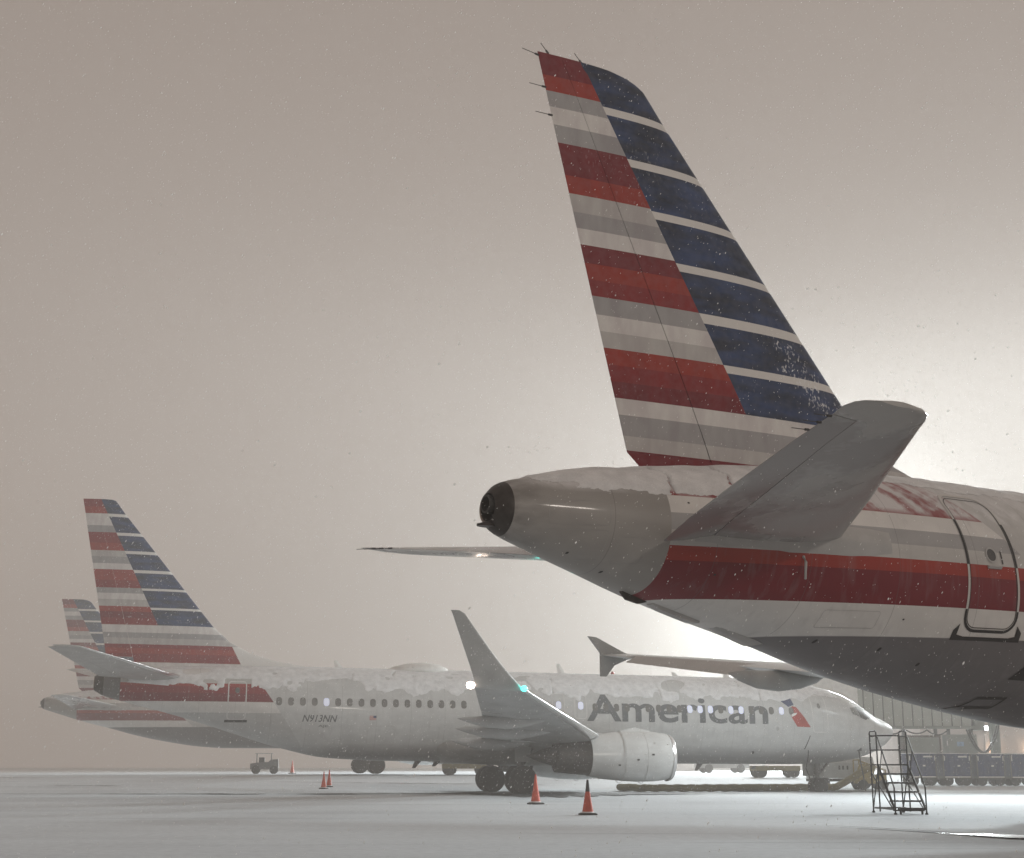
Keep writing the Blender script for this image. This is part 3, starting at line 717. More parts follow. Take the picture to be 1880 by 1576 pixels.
# ------------------------------------------------------------------ middle jet: blended winglets, lettering on the flank
def airliner_b(loc, psi):
    root = empty('airliner', loc, psi)
    tag(root, 'whole airliner with snowy roof, large dark lettering along its windows and a lit winglet', 'airplane')
    # model frame leans nose-down half a degree about the main wheels
    tilt = Matrix.Translation(Vector((-19.6, 0, 0))) @ Matrix.Rotation(R(.5), 4, 'Y') @ Matrix.Translation(Vector((19.6, 0, 0)))
    root.matrix_world = Matrix.Translation(Vector(loc)) @ Matrix.Rotation(psi, 4, 'Z') @ tilt
    st = [(0, 3.08, 3.0, .03), (.06, 3.22, 2.84, .20), (.25, 3.38, 2.60, .42), (.55, 3.53, 2.36, .66), (1.05, 3.72, 2.07, .96), (1.40, 3.93, 1.92, 1.12), (2.18, 4.42, 1.70, 1.40), (3.0, 4.80, 1.55, 1.62), (3.9, 5.02, 1.46, 1.75),
          (5.0, 5.21, 1.42, 1.84), (6.7, 5.36, 1.40, 1.88), (9, 5.41, 1.39, 1.88), (12, 5.42, 1.38, 1.88), (25, 5.42, 1.38, 1.88), (27.7, 5.42, 1.48, 1.87), (30, 5.41, 1.93, 1.78),
          (32, 5.38, 2.52, 1.6), (34.1, 5.31, 3.14, 1.28), (36.0, 5.2, 3.62, .92), (36.9, 5.12, 3.84, .72), (37.5, 4.98, 4.02, .50), (37.85, 4.82, 4.22, .32)]
    B = Body([(-x, t, b, w) for x, t, b, w in st])
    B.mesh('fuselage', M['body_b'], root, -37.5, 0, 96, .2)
    n = 32; a = MB(); a.loft([[B.pt(x, 2*math.pi*k/n, o) for k in range(n)] for x, o in ((-37.45, .003), (-37.5, .004), (-37.85, .004), (-37.86, -.05), (-37.7, -.10))])
    a.out('exhaust_cone', M['dark_metal'], root, True, 40)
    # fin and rudder
    UP = (0, 1, 0)
    LEP = [(4.9, -27.5), (5.42, -28.6), (5.55, -29.5), (5.68, -30.25), (5.95, -31.25), (6.42, -32.19), (7.11, -32.99), (8.3, -34.0), (9.5, -35.0), (10.85, -36.14), (11.92, -37.05), (12.35, -37.38), (12.5, -37.5), (12.54, -37.62)]
    te = lambda z: -37.40-(z-5.5)*.2134
    hs = lambda z: te(z)+.55+(12.5-z)*.085
    fs, rs = [], []
    for z, le in LEP:
        t = te(z); hn = (le-hs(z))/(le-t); th = .44-.035*max(0, z-6.5)
        if z < 6.0: th = .30
        q = ((le, 0, z), (t, 0, z), th, UP); fs.append(q+(0, hn))
        if z > 5.6: rs.append(q+(hn+.002, 1))
    foil(fs, n=18).out('fin', M['fin_b'], root, True, 50); foil(rs, n=6).out('rudder', M['fin_b'], root, True, 50)
    # tailplane
    for sg in (1, -1):
        def ts(y):
            q = (y-.7)/6.47; return ((-34.05-q*4.22, sg*y, 4.78+.118*(y-.7)), (-37.55-q*1.95, sg*y, 4.78+.118*(y-.7)), .36-.04*y, (0, 0, 1))
        tip = ts(7.0); tip2 = ((tip[0][0]-.35, sg*7.17, tip[0][2]+.02), (tip[1][0]-.05, sg*7.17, tip[1][2]+.02), .05, (0, 0, 1))
        foil([ts(y) for y in (.4, 2, 4, 6, 7.0)]+[tip2], 0, .72, 12).out('tailplane', M['metal_grey'], root, True, 50)
        foil([ts(y) for y in (1.0, 3, 5, 6.9)], .73, 1, 6, R(3)).out('elevator', M['metal_grey'], root, True, 50)
        foil([ts(y) for y in (.4, 2, 4, 6, 7.0)], -.004, .05, 6).out('leading_edge', M['bare'], root, True, 60)
    # wings with blended winglets
    LEW = [(1.2, -13.0), (5.2, -16.75), (16.4, -23.0)]; TEW = [(1.2, -21.7), (5.6, -21.75), (16.4, -24.75)]
    zw = lambda y: 2.12+.108*(y-1.9)+.0004*(y-1.9)**2
    def ws(sg, y): return ((sub_wing(y, LEW), sg*y, zw(y)), (sub_wing(y, TEW), sg*y, zw(y)), .66*(1-(y-1.2)/15.4)+.13, (0, 0, 1))
    for sg in (1, -1):
        foil([ws(sg, y) for y in (1.2, 3, 5.2, 8, 11, 14, 16.4)], 0, .74, 16).out('wing', M['wing_grey'], root, True, 50)
        foil([ws(sg, y) for y in (1.9, 3.6, 5.5)], .742, 1, 6, R(2)).out('flap', M['wing_grey'], root, True, 50)
        foil([ws(sg, y) for y in (5.7, 8, 11.4)], .742, 1, 6, R(2)).out('flap', M['wing_grey'], root, True, 50)
        foil([ws(sg, y) for y in (11.5, 13.4, 15.4)], .742, 1, 6, R(1)).out('aileron', M['wing_grey'], root, True, 50)
        foil([ws(sg, y) for y in (15.44, 16.4)], .742, 1, 6).out('wingtip', M['wing_grey'], root, True, 50)
        foil([ws(sg, y) for y in (5.6, 8, 11, 14, 16.2)], -.006, .06, 6).out('leading_edge', M['bare'], root, True, 60)
        z0 = zw(16.4); W = []
        for q, (dy, dz, le, tr) in enumerate(((0, 0, -23.0, -24.75), (.20, .05, -23.16, -24.77), (.36, .18, -23.34, -24.83), (.48, .40, -23.60, -24.93), (.58, .70, -23.90, -25.06), (.74, 1.25, -24.40, -25.30), (.97, 1.95, -25.0, -25.61), (1.12, 2.40, -25.38, -25.81), (1.15, 2.50, -25.58, -25.87))):
            ang = R([0, 22, 45, 62, 70, 73, 73, 73, 73][q])
            W.append(((le, sg*(16.4+dy), z0+dz), (tr, sg*(16.4+dy), z0+dz), [.13, .13, .13, .12, .11, .10, .07, .05, .02][q], (0, -sg*math.sin(ang), math.cos(ang))))
        wl = foil(W, 0, 1, 14).out('winglet', M['under_grey'], root, True, 50)
        col, nm = (((.05, .85, .70), 'green_position_light') if sg < 0 else ((1.0, .08, .05), 'red_position_light'))
        if nm not in M: M[nm] = emit(nm, col, 6)
        MB().lathe([(-.13, .012), (-.10, .07), (-.02, .10), (.06, .08), (.11, .012)], 16, 'x', (-23.02, sg*16.52, z0+.0)).out('position_light', M[nm], wl, True, 60)
        if 'strobe' not in M: M['strobe'] = emit('white_strobe_lens', (1.0, .80, .66), 14)
        MB().lathe([(-.16, .012), (-.13, .095), (-.01, .13), (.10, .095), (.14, .012)], 16, 'x', (-24.93, sg*16.62, z0+.07)).out('strobe_light', M['strobe'], wl, True, 60)
        for nm2, p, cc, pw in (('position_lamp', (-23.0, sg*16.66, z0+.02), col, 9), ('strobe_lamp', (-25.1, sg*16.66, z0+.07), (1, .82, .7), 30)):
            l = bpy.data.lights.new(nm2, 'POINT'); l.energy = pw; l.color = col if 'pos' in nm2 else cc; l.shadow_soft_size = .08
            lo = bpy.data.objects.new(nm2, l); COL.objects.link(lo); lo.parent = wl; lo.location = p
        for y, x0, ln, hh in ((7.9, -23.6, 4.2, .30), (10.6, -24.1, 3.6, .26), (4.4, -23.1, 3.8, .30)):
            pr = [(0, .03, .10), (.12, .45, .06), (.3, .85, .0), (.55, 1.0, -.02), (.75, .8, .03), (.92, .4, .10), (1, .05, .15)]
            lofted([(x0+ln*u, hh*k, dz) for u, k, dz in pr], 1, zw(y)-.26, sg*y, 1.0, 18, .55).out('flap_fairing', M['wing_grey'], root, True, 60)
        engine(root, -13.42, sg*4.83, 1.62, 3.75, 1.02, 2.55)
        gear(root, -19.6, sg*2.86, .61, .44, .90, 2.2, wheels=WH_B)
    gear(root, -4.1, 0, .40, .24, .46, 1.7, wheels=WH_NB)
    lofted([(-11.8, .1, .25), (-13, .75, .08), (-15.5, 1.0, 0), (-19.5, 1.06, 0), (-22.5, .95, .03), (-24.5, .1, .3)], 1, 1.98, 0, .72, 28, 1.85).out('belly_fairing', M['under_grey'], root, True, 60)
    # cabin windows: one pane mesh each, set in the flank
    zwin = 3.83; w0 = patch_decal(B, 'cabin_window', rrect(-12.0-.125, -12.0+.125, zwin-.175, zwin+.175, .11, 3), M['glass_far'], root, .007, cut=.12, cutx=2)
    me = w0.data; bpy.data.objects.remove(w0); x = -6.05; k = 0
    lit = M['glass_lit']; mlit = me.copy(); mlit.materials.clear(); mlit.materials.append(lit)
    litk = {1, 5, 6, 8, 9, 10, 21, 43}
    x = -6.2; k = 0
    while x > -30.2:
        if not (-18.0 < x < -16.2):
            if k not in (15, 30):
                t, b, w = B.at(x); d = (w-1.88)
                if abs(d) < .004: ob('cabin_window', mlit if k in litk else me, root, (x+12.0, 0, 0))
                else: patch_decal(B, 'cabin_window', rrect(x-.125, x+.125, zwin-.175, zwin+.175, .11, 3), lit if k in litk else M['glass_far'], root, .007, cut=.12, cutx=2)
        x -= .508; k += 1
    for xw in (-17.58, -16.54):
        ring_decal(B, 'overwing_exit', xw-.30, xw+.30, 3.30, 4.42, .14, .035, M['door_line'], root, .008)
        ob('cabin_window', mlit, root, (xw+12.0, 0, .06))
    for x0, x1, z0, z1, mt, w in ((-5.12, -4.30, 2.86, 4.62, 'door_line', .04), (-32.25, -31.45, 3.02, 4.66, 'door_line', .05)):
        d = ring_decal(B, 'door', x0, x1, z0, z1, .16, w, M[mt], root, .008)
        patch_decal(B, 'door_window', rrect((x0+x1)/2-.09, (x0+x1)/2+.09, z0+1.12, z0+1.36, .08), M['glass_far'], d, .009)
    patch_decal(B, 'door_sill', [(-32.32, 2.93), (-31.38, 2.93), (-31.38, 3.03), (-32.32, 3.03)], M['seam'], root, .009)
    ring_decal(B, 'cargo_door', -9.6, -8.4, 2.05, 2.85, .08, .012, M['metal_grey'], root, .006)
    ring_decal(B, 'cargo_door', -26.2, -25.0, 2.05, 2.85, .08, .012, M['metal_grey'], root, .006)
    # flight deck glazing
    M['screen'] = plain('flight_deck_glass', (.06, .065, .062), .35, 0, .2, 2)
    M['screen_pale'] = plain('pale_flight_deck_glass', (.22, .235, .23), .5, 0, .25, 2)  # paler, duller tone for one pane
    patch_decal(B, 'flight_deck_window', [(-2.94, 4.06), (-2.86, 3.76), (-2.44, 3.64), (-2.60, 4.08)], M['screen_pale'], root, .022, cutx=.08)
    patch_decal(B, 'flight_deck_window', [(-2.56, 4.12), (-2.40, 3.60), (-2.10, 3.50), (-1.64, 3.62), (-2.10, 4.10)], M['screen'], root, .022, cutx=.08)
    patch_decal(B, 'flight_deck_window', [(-2.56, 4.12), (-2.40, 3.60), (-2.10, 3.50), (-1.64, 3.62), (-2.10, 4.10)], M['screen'], root, .022, sd=1, cutx=.08)
    # lettering on the flank
    V, F = text_mesh('American', .018)
    L_ = decal(B, 'lettering', [(-16.25+p[0]*8.85, 3.20+p[1]*1.22) for p in V], F, M['letter'], root, .006)
    V, F = text_mesh('N913NN', .012, .25)
    decal(B, 'registration', [(-29.05+p[0]*1.5, 2.98+p[1]*.30) for p in V], F, M['letter'], root, .006)
    V, F = text_mesh('AJE', .0)
    decal(B, 'small_print', [(-28.35+p[0]*.42, 2.74+p[1]*.12) for p in V], F, M['letter'], root, .006)
    # small flag: canton and stripes
    fl = patch_decal(B, 'flag', [(-26.15, 3.10), (-25.85, 3.10), (-25.85, 3.28), (-26.15, 3.28)], M['white'], root, .006)
    for q in range(4): patch_decal(B, 'flag_stripe', [(-26.15, 3.10+q*.05), (-25.85, 3.10+q*.05), (-25.85, 3.125+q*.05), (-26.15, 3.125+q*.05)], M['red'], fl, .008)
    M['navy'] = plain('navy_paint', (.02, .04, .12), .45, 0, .15, 3)
    patch_decal(B, 'flag_canton', [(-25.98, 3.19), (-25.85, 3.19), (-25.85, 3.28), (-25.98, 3.28)], M['navy'], fl, .010)
    # slanted emblem beside the door: red blade, navy head, white notch
    em = patch_decal(B, 'emblem', [(-5.93, 3.12), (-5.24, 3.10), (-5.55, 3.55), (-5.92, 4.02), (-6.10, 4.06), (-6.24, 3.98), (-6.30, 3.80), (-6.16, 3.46)], M['red'], root, .006)
    patch_decal(B, 'emblem_head', [(-6.32, 4.02), (-6.02, 4.13), (-6.12, 4.42), (-6.55, 4.50), (-6.72, 4.34)], M['navy'], em, .006)
    patch_decal(B, 'emblem_notch', [(-6.19, 3.56), (-5.98, 3.66), (-5.90, 3.76), (-6.08, 3.74), (-6.22, 3.66)], M['white'], em, .009)
    # scuffs and seams low on the nose
    patch_decal(B, 'nose_panel_line', [(-5.44, 2.10), (-5.38, 2.10), (-5.22, 2.72), (-5.26, 2.72)], M['seam'], root, .007)
    patch_decal(B, 'static_port', rrect(-7.02, -6.86, 2.92, 3.10, .075), M['metal_grey'], root, .007)
    patch_decal(B, 'drain_hole', rrect(-8.05, -7.9, 1.86, 1.98, .05), M['seam'], root, .007)
    # radome hump and blade antennas
    lofted([(-25.3, .04, -.12), (-24.9, .55, -.05), (-24.2, .92, 0), (-23.4, 1.0, .02), (-22.8, .85, 0), (-22.4, .5, -.05), (-22.2, .04, -.12)], 1, 5.40, 0, .34, 24, .75).out('radome_hump', M['white'], root, True, 60)
    for x, h in ((-27.3, .30), (-16.9, .42), (-11.2, .16), (-8.6, .2)):
        b = MB(); b.loft([[Vector((x+a, y, 5.38)) for a, y in ((.2, 0), (0, .03), (-.2, 0), (0, -.03))], [Vector((x+a-.18, y, 5.46+h)) for a, y in ((.07, 0), (0, .012), (-.09, 0), (0, -.012))]]); b.out('blade_antenna', M['white'], root)
    MB().lathe([(0, .09), (.07, .085), (.12, .05), (.13, .01)], 16, 'z', (-14.4, 0, 5.46)).out('beacon', M['red'], root, True)
    for x, h in ((-23.6, .30), (-22.7, .22), (-10.1, .30)):
        b = MB(); b.loft([[Vector((x+a, y, 1.42)) for a, y in ((.16, 0), (0, .03), (-.16, 0), (0, -.03))], [Vector((x+a-.2, y, 1.38-h)) for a, y in ((.07, 0), (0, .012), (-.09, 0), (0, -.012))]]); b.out('blade_antenna', M['strut'], root)
    # snow: thick on the crown, ragged with bare patches, gone round the doors
    def edge(x): return 4.30 + .22*noise.noise(Vector((x*.35, 2, 7)))
    def bare(x, a, z):
        r = 0
        if -5.5 < x: r += (x+5.5)*.25
        p = noise.noise(Vector((x*.55, a*1.6, 11)))
        r += max(0, p-.05)*3.4 if z < 5.22 else 0
        r += max(0, noise.noise(Vector((x*1.6, a*4, 21)))-.1)*2.2 if z < 5.1 else 0
        if abs((x % 1.016)-.5-.25*noise.noise(Vector((a*2.5, x//1.016, 0)))) < .035 and z < 5.3: r += 2.2*max(0, noise.noise(Vector((x//1.016*3.7, a*1.1, 4)))+.1)
        if -32.4 < x < -31.3 and z < 4.75: r = 3
        return r
    snow_shell(B, root, -36.6, -3.2, edge, .026, bare, .055, 120, 1.45, 1.9, 2.0)
    return root, B
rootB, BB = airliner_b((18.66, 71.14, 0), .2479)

# ------------------------------------------------------------------ passenger boarding bridge
def bridge():
    Y = 87.0; g = ground_z(22, Y)
    r = empty('boarding_bridge', (0, 0, 0)); r.scale = (.973, 1, .972); tag(r, 'grey-green ribbed passenger boarding bridge reaching to the lettered airliner nose', 'bridge')
    x0, x1, zb, zt = 19.4, 28.5, 3.52, 6.45
    MB().box(((x0+x1)/2, Y+1.3, (zb+zt)/2), (x1-x0, 2.5, zt-zb)).out('tunnel', M['bridge_d'], r)
    pm = MB(); pm.loft([[Vector((a, b, z)) for a, b in ((-.27, 0), (-.25, -.05), (.25, -.05), (.27, 0))] for z in (zb+.12, zt-.1)])
    me = None; x = x0+.3
    while x < x1-.2:
        if me is None: o = pm.out('wall_panel', M['bridge'], r, loc=(x, Y+.05, 0)); me = o.data
        else: ob('wall_panel', me, r, (x, Y+.05, 0))
        x += .602
    MB().box(((x0+x1)/2, Y-.02, zb+.03), (x1-x0+.2, .16, .16)).out('floor_beam', M['cab'], r)
    MB().box(((x0+x1)/2, Y+1.3, zt+.06), (x1-x0+.3, 2.8, .14)).out('roof', M['white'], r)
    MB().box((x0-.25, Y+1.2, (zb+zt)/2-.1), (.5, 2.9, zt-zb+.2)).out('end_frame', M['bridge_d'], r)
    MB().box((17.9, 82.2, 4.5), (2.4, 9.6, 2.8)).out('cab', M['white'], r)
    s = MB()
    for k in range(4):
        s = MB(); s.box((17.9, 80.0, 6.12+k*.16), (2.2, .08, .05)); s.out('rail_slat', M['white'], r)
    for q in (16.9, 17.5, 18.2, 18.9): MB().box((q, 80.02, 6.3), (.05, .05, .8)).out('rail_post', M['white'], r)
    # inner tunnel, telescoping towards the terminal
    MB().box((36.5, Y+1.2, 5.25), (16, 2.1, 2.5)).out('inner_tunnel', M['bridge'], r)
    MB().box((28.95, Y+.9, 3.85), (.6, 1.6, .9)).out('drive_frame', M['cab'], r)
    # service cabinets hung below the tunnel
    c = MB().box((25.25, Y+.5, 2.2), (2.35, 1.2, 1.75)).out('cabinet', M['brown'], r)
    MB().box((25.25, Y-.115, 2.2), (2.1, .03, 1.5)).out('cabinet_panel', M['cab'], c)
    d = MB().box((27.75, Y+.5, 2.2), (1.75, 1.25, 1.85)).out('cabinet', M['cab'], r)
    MB().box((27.6, Y-.14, 2.55), (.42, .02, .28)).out('notice', plain('pale_blue_notice', (.30, .42, .55), .5), d)
    for q, z in ((26.8, 2.6), (26.85, 1.5), (28.3, 2.9)): MB().box((q, Y-.14, z), (.07, .03, .3)).out('hinge', M['white'], d)
    for q in (24.3, 26.3, 27.1, 28.5): MB().box((q, Y+.5, 3.3), (.08, .5, .5)).out('hanger', M['bridge_d'], r)
    # wheel column
    b = MB(); b.box((30.2, Y+1.2, 2.3), (.5, .5, 3.4)); b.box((30.2, Y+1.2, .75), (.8, 2.4, .35)); b.out('lift_column', M['cab'], r)
    for s_ in (-1, 1): ob('drive_wheel', WH_A[0], r, (30.2, Y+1.2+s_*.9, g+.585))
    # festoon cables sagging below the beam
    for a, b_, sag in ((22.9, 24.1, .25), (24.3, 25.6, .22), (25.6, 26.9, .3)):
        p = [(a+(b_-a)*i/10, Y-.1, zb-.12-sag*4*(i/10)*(1-i/10)) for i in range(11)]; MB().tube(p, .045, 6).out('cable', M['steel'], r, True)
    for dx in (0, .13):
        p = []
        for i in range(15):
            t = i/14; p.append((28.0+dx+t*1.9, Y-.2, zb-.1-1.5*(1-(2*t-1)**2)+.25*t))
        MB().tube(p, .05, 6).out('cable', M['steel'], r, True)
    MB().tube([(29.9, Y-.2, zb+.2), (29.95, Y-.2, zb+.75), (30.6, Y-.2, zb+.85)], .06, 6).out('cable_arm', M['white'], r, True)
bridge()

# ------------------------------------------------------------------ terminal wall behind the carts, with two warm lamps
def terminal():
    r = empty('terminal_building', (30, 110, ground_z(30, 110))); tag(r, 'low pinkish terminal wall with small warm lamps behind the blue carts', 'building')
    MB().box((22, 6, 2.4), (42, 12, 4.8)).out('wall', M['concrete'], r)
    MB().box((22, 6, 4.9), (42.6, 12.6, .22)).out('roof', M['bridge_d'], r)
    for x in range(2, 42, 4): MB().box((x, -.05, 2.3), (.3, .12, 4.5)).out('pilaster', M['concrete'], r)
    for x in (4.0, 12.0, 20.0, 28): MB().box((x, -.02, 1.2), (2.6, .06, 2.4)).out('door', M['cab'], r)
    MB().box((5.6, -.18, 3.42), (1.0, .3, .34)).out('wall_floodlight', M['strut'], r)
    MB().box((5.6, -.345, 3.40), (.9, .02, .26)).out('wall_floodlight_glass', M['floodglass'], r)
    for x in (6.4, 9.2, 16.0, 24.0):
        b = MB().box((x, -.12, 1.85), (.34, .2, .24)).out('wall_lamp', M['lampglass'], r)
        l = bpy.data.lights.new('wall_lamp_light', 'POINT'); l.energy = 26; l.color = (1, .78, .58); l.shadow_soft_size = .15
        lo = bpy.data.objects.new('wall_lamp_light', l); COL.objects.link(lo); lo.parent = r; lo.location = (x, -.5, 1.85)
M['floodglass'] = emit('floodlight_glass', FLOOD_COL, 60)
M['lampglass'] = emit('warm_lamp_glass', (1, .62, .34), 9)
terminal()

# ------------------------------------------------------------------ floodlight masts
def mast(x, y, h, w, label):
    g = ground_z(x, y); r = empty('floodlight_mast', (x, y, g)); tag(r, label, 'floodlight', 'apron floodlight masts')
    MB().tube([(0, 0, 0), (0, 0, h)], .22, 12, .13).out('pole', M['strut'], r, True)
    b = MB().box((1.3, 0, h-1.75), (2.2, 1.6, .08)).out('platform', M['strut'], r)
    for q in np.linspace(.25, 2.35, 5): MB().tube([(q, -.75, h-1.7), (q, -.75, h-.85)], .03, 6).out('platform_post', M['strut'], b)
    for z in (.45, .85): MB().tube([(.25, -.75, h-1.7+z), (2.35, -.75, h-1.7+z)], .03, 6).out('platform_rail', M['strut'], b)
    MB().box((1.75, .1, h-1.28), (.9, .7, .85)).out('ballast_box', M['strut'], b)
    MB().box((0, 0, h), (2.0, .14, .14)).out('crossarm', M['strut'], r)
    aims = [((2, 25, 7), w)] if y < 0 else [((6, 40, 0 if y < 100 else 24), w)]
    for k, (aim, pw) in enumerate(aims):
        d = Vector((aim[0]-x, aim[1]-y, aim[2]-h)).normalized(); rot = d.to_track_quat('-Z', 'Y').to_euler(); sy = -.25 if aim[1] < y or y < 0 else .25
        for q in (-.75, 0, .75):
            hd = MB().box((0, 0, .16), (.5, .4, .3)).out('lamp_head', M['strut'], r, loc=(q, sy, h), rot=rot)
            MB().box((0, 0, 0), (.42, .32, .02)).out('lamp_glass', M['floodglass' if x > 0 else 'lampglass'], hd)
        l = bpy.data.lights.new('floodlight', 'SPOT'); l.energy = pw; l.color = (1.0, .58, .34) if x < 0 else (FLOOD_COL if y > 0 else (1.0, .90, .80)); l.spot_size = R(128 if h < 15 else (150 if y < 100 or h > 30 else 112)); l.spot_blend = .9; l.shadow_soft_size = 1.6 if y < 100 else 7.0
        lo = bpy.data.objects.new('floodlight', l); COL.objects.link(lo); lo.parent = r; lo.location = (0, sy*2.4, h-.1); lo.rotation_euler = rot
for m_ in MASTS: mast(*m_)

# ------------------------------------------------------------------ rolling ladder
def ladder():
    r = empty('rolling_ladder', (9.72, 39.4, 0), R(-8)); r.scale = (1, 1, .95); tag(r, 'rolling steel access ladder with open treads and handrails on the snow', 'ladder')
    # local: x along the treads, -y towards the foot of the stair
    W, sk = .78, .24
    fx = lambda y: -sk*y                     # the flight leans towards +x as it comes forward
    zp = 1.32; st = M['steel']
    T = lambda pts, nm, rad=.020: MB().tube(pts, rad, 8).out(nm, st, r, True)
    for s in (0, W):
        T([(s, 0, .04), (s, 0, 2.20), (s+.02, -.04, 2.24), (s+fx(-.5)-.02, -.46, 2.24), (s+fx(-.5), -.5, 2.20), (s+fx(-.5), -.5, .04)], 'rail_hoop')
        T([(s, 0, 2.10), (s+fx(-.5), -.5, 2.10)], 'rail'); T([(s, 0, 1.72), (s+fx(-.5), -.5, 1.72)], 'rail')
        T([(s+fx(-.52), -.52, 2.08), (s+fx(-.60), -.60, 2.06), (s+fx(-1.52), -1.52, .82), (s+fx(-1.6), -1.6, .70), (s+fx(-1.6), -1.6, .03)], 'handrail')
        T([(s+fx(-.5), -.5, zp), (s+fx(-1.55), -1.55, .14)], 'stringer', .034)
        T([(s, 0, 1.1), (s+fx(-1.4), -1.4, .16)], 'brace', .018); T([(s, 0, .1), (s+fx(-.5), -.5, 1.2)], 'brace', .016)
        T([(s+fx(-.62), -.62, 1.02), (s+fx(-.85), -.85, 1.70)], 'brace', .014)
        T([(s, 0, .13), (s+fx(-1.6), -1.6, .13)], 'base_rail')
        for y in (0, -1.6): MB().lathe([(0, .04), (.02, .045), (.05, .025)], 10, 'z', (s+fx(y), y, 0)).out('foot', M['black'], r)
    T([(0, 0, 2.12), (W, 0, 2.12)], 'rail'); T([(0, 0, 1.72), (W, 0, 1.72)], 'rail'); T([(0, 0, .13), (W, 0, .13)], 'base_rail')
    b = MB(); b.add([(0, .03, zp-.03), (W, .03, zp-.03), (W+fx(-.52), -.52, zp-.03), (fx(-.52), -.52, zp-.03), (0, .03, zp+.01), (W, .03, zp+.01), (W+fx(-.52), -.52, zp+.01), (fx(-.52), -.52, zp+.01)],
                    [(0, 1, 2, 3), (7, 6, 5, 4), (0, 4, 5, 1), (1, 5, 6, 2), (2, 6, 7, 3), (3, 7, 4, 0)]); b.out('platform', M['strut'], r)
    for k in range(5):
        y = -.60-k*.215; z = 1.06-k*.238
        MB().box((W/2+fx(y), y, z), (W, .19, .05)).out('tread', st, r)
    MB().box((W/2+fx(-1.62), -1.62, .15), (W-.1, .05, .06)).out('axle_beam', st, r)
    for s in (.12, W-.12):
        MB().lathe([(-.02, .02), (-.02, .07), (.02, .07), (.02, .02)], 16, 'x', (s+fx(-1.62), -1.64, .07)).out('caster', M['black'], r, True)
ladder()

# ------------------------------------------------------------------ traffic cones
def cone_meshes():
    b = MB(); b.lathe([(.05, .155), (.45, .085), (.62, .055), (.88, .025), (.905, .02)], 24, 'z')
    a = bpy.data.meshes.new('cone_body'); a.from_pydata(b.v, [], b.f); a.materials.append(M['orange']); shade(a, 40)
    b = MB(); b.loft([[Vector((x, y, z)) for x, y in rr] for z, rr in ((0, rrect(-.21, .21, -.21, .21, .05, 3)), (.03, rrect(-.21, .21, -.21, .21, .05, 3)), (.055, rrect(-.165, .165, -.165, .165, .05, 3)))])
    c = bpy.data.meshes.new('cone_base'); c.from_pydata(b.v, [], b.f); c.materials.append(M['black'])
    b = MB(); b.lathe([(.60, .063), (.88, .031), (.90, .028)], 24, 'z', cap=False)
    d = bpy.data.meshes.new('cone_sleeve'); d.from_pydata(b.v, [], b.f); d.materials.append(M['steel']); shade(d, 40)
    b = MB(); b.lathe([(.056, .19), (.075, .16), (.085, .15)], 20, 'z'); e = bpy.data.meshes.new('cone_snow'); e.from_pydata(b.v, [], b.f); e.materials.append(M['snow']); shade(e, 60)
    return a, c, d, e
CM = cone_meshes()
def cone(x, y, label, dark, sc=1.0, tilt=0):
    r = empty('traffic_cone', (x, y, ground_z(x, y)+.004), random.random()*2); r.scale = (sc,)*3
    tag(r, label, 'traffic cone', 'orange traffic cones')
    ob('cone_body', CM[0], r); ob('cone_base', CM[1], r); ob('snow_ring', CM[3], r)
    if dark: ob('cone_sleeve', CM[2], r)
cone(.77, 47.6, 'plain orange traffic cone just in front of the main wheels', False, 1.04)
cone(1.93, 37.3, 'nearest orange traffic cone, dark sleeve on its tip, below the engine', True, .96)
cone(-9.35, 72.5, 'first of two overlapping cones left of the distant twin wheels', False, .92)
cone(-9.42, 75.2, 'second of two overlapping cones, the one farther back', False, .95)
cone(-17.2, 114, 'faint cone standing beside the distant tow tractor', False, 1.1)

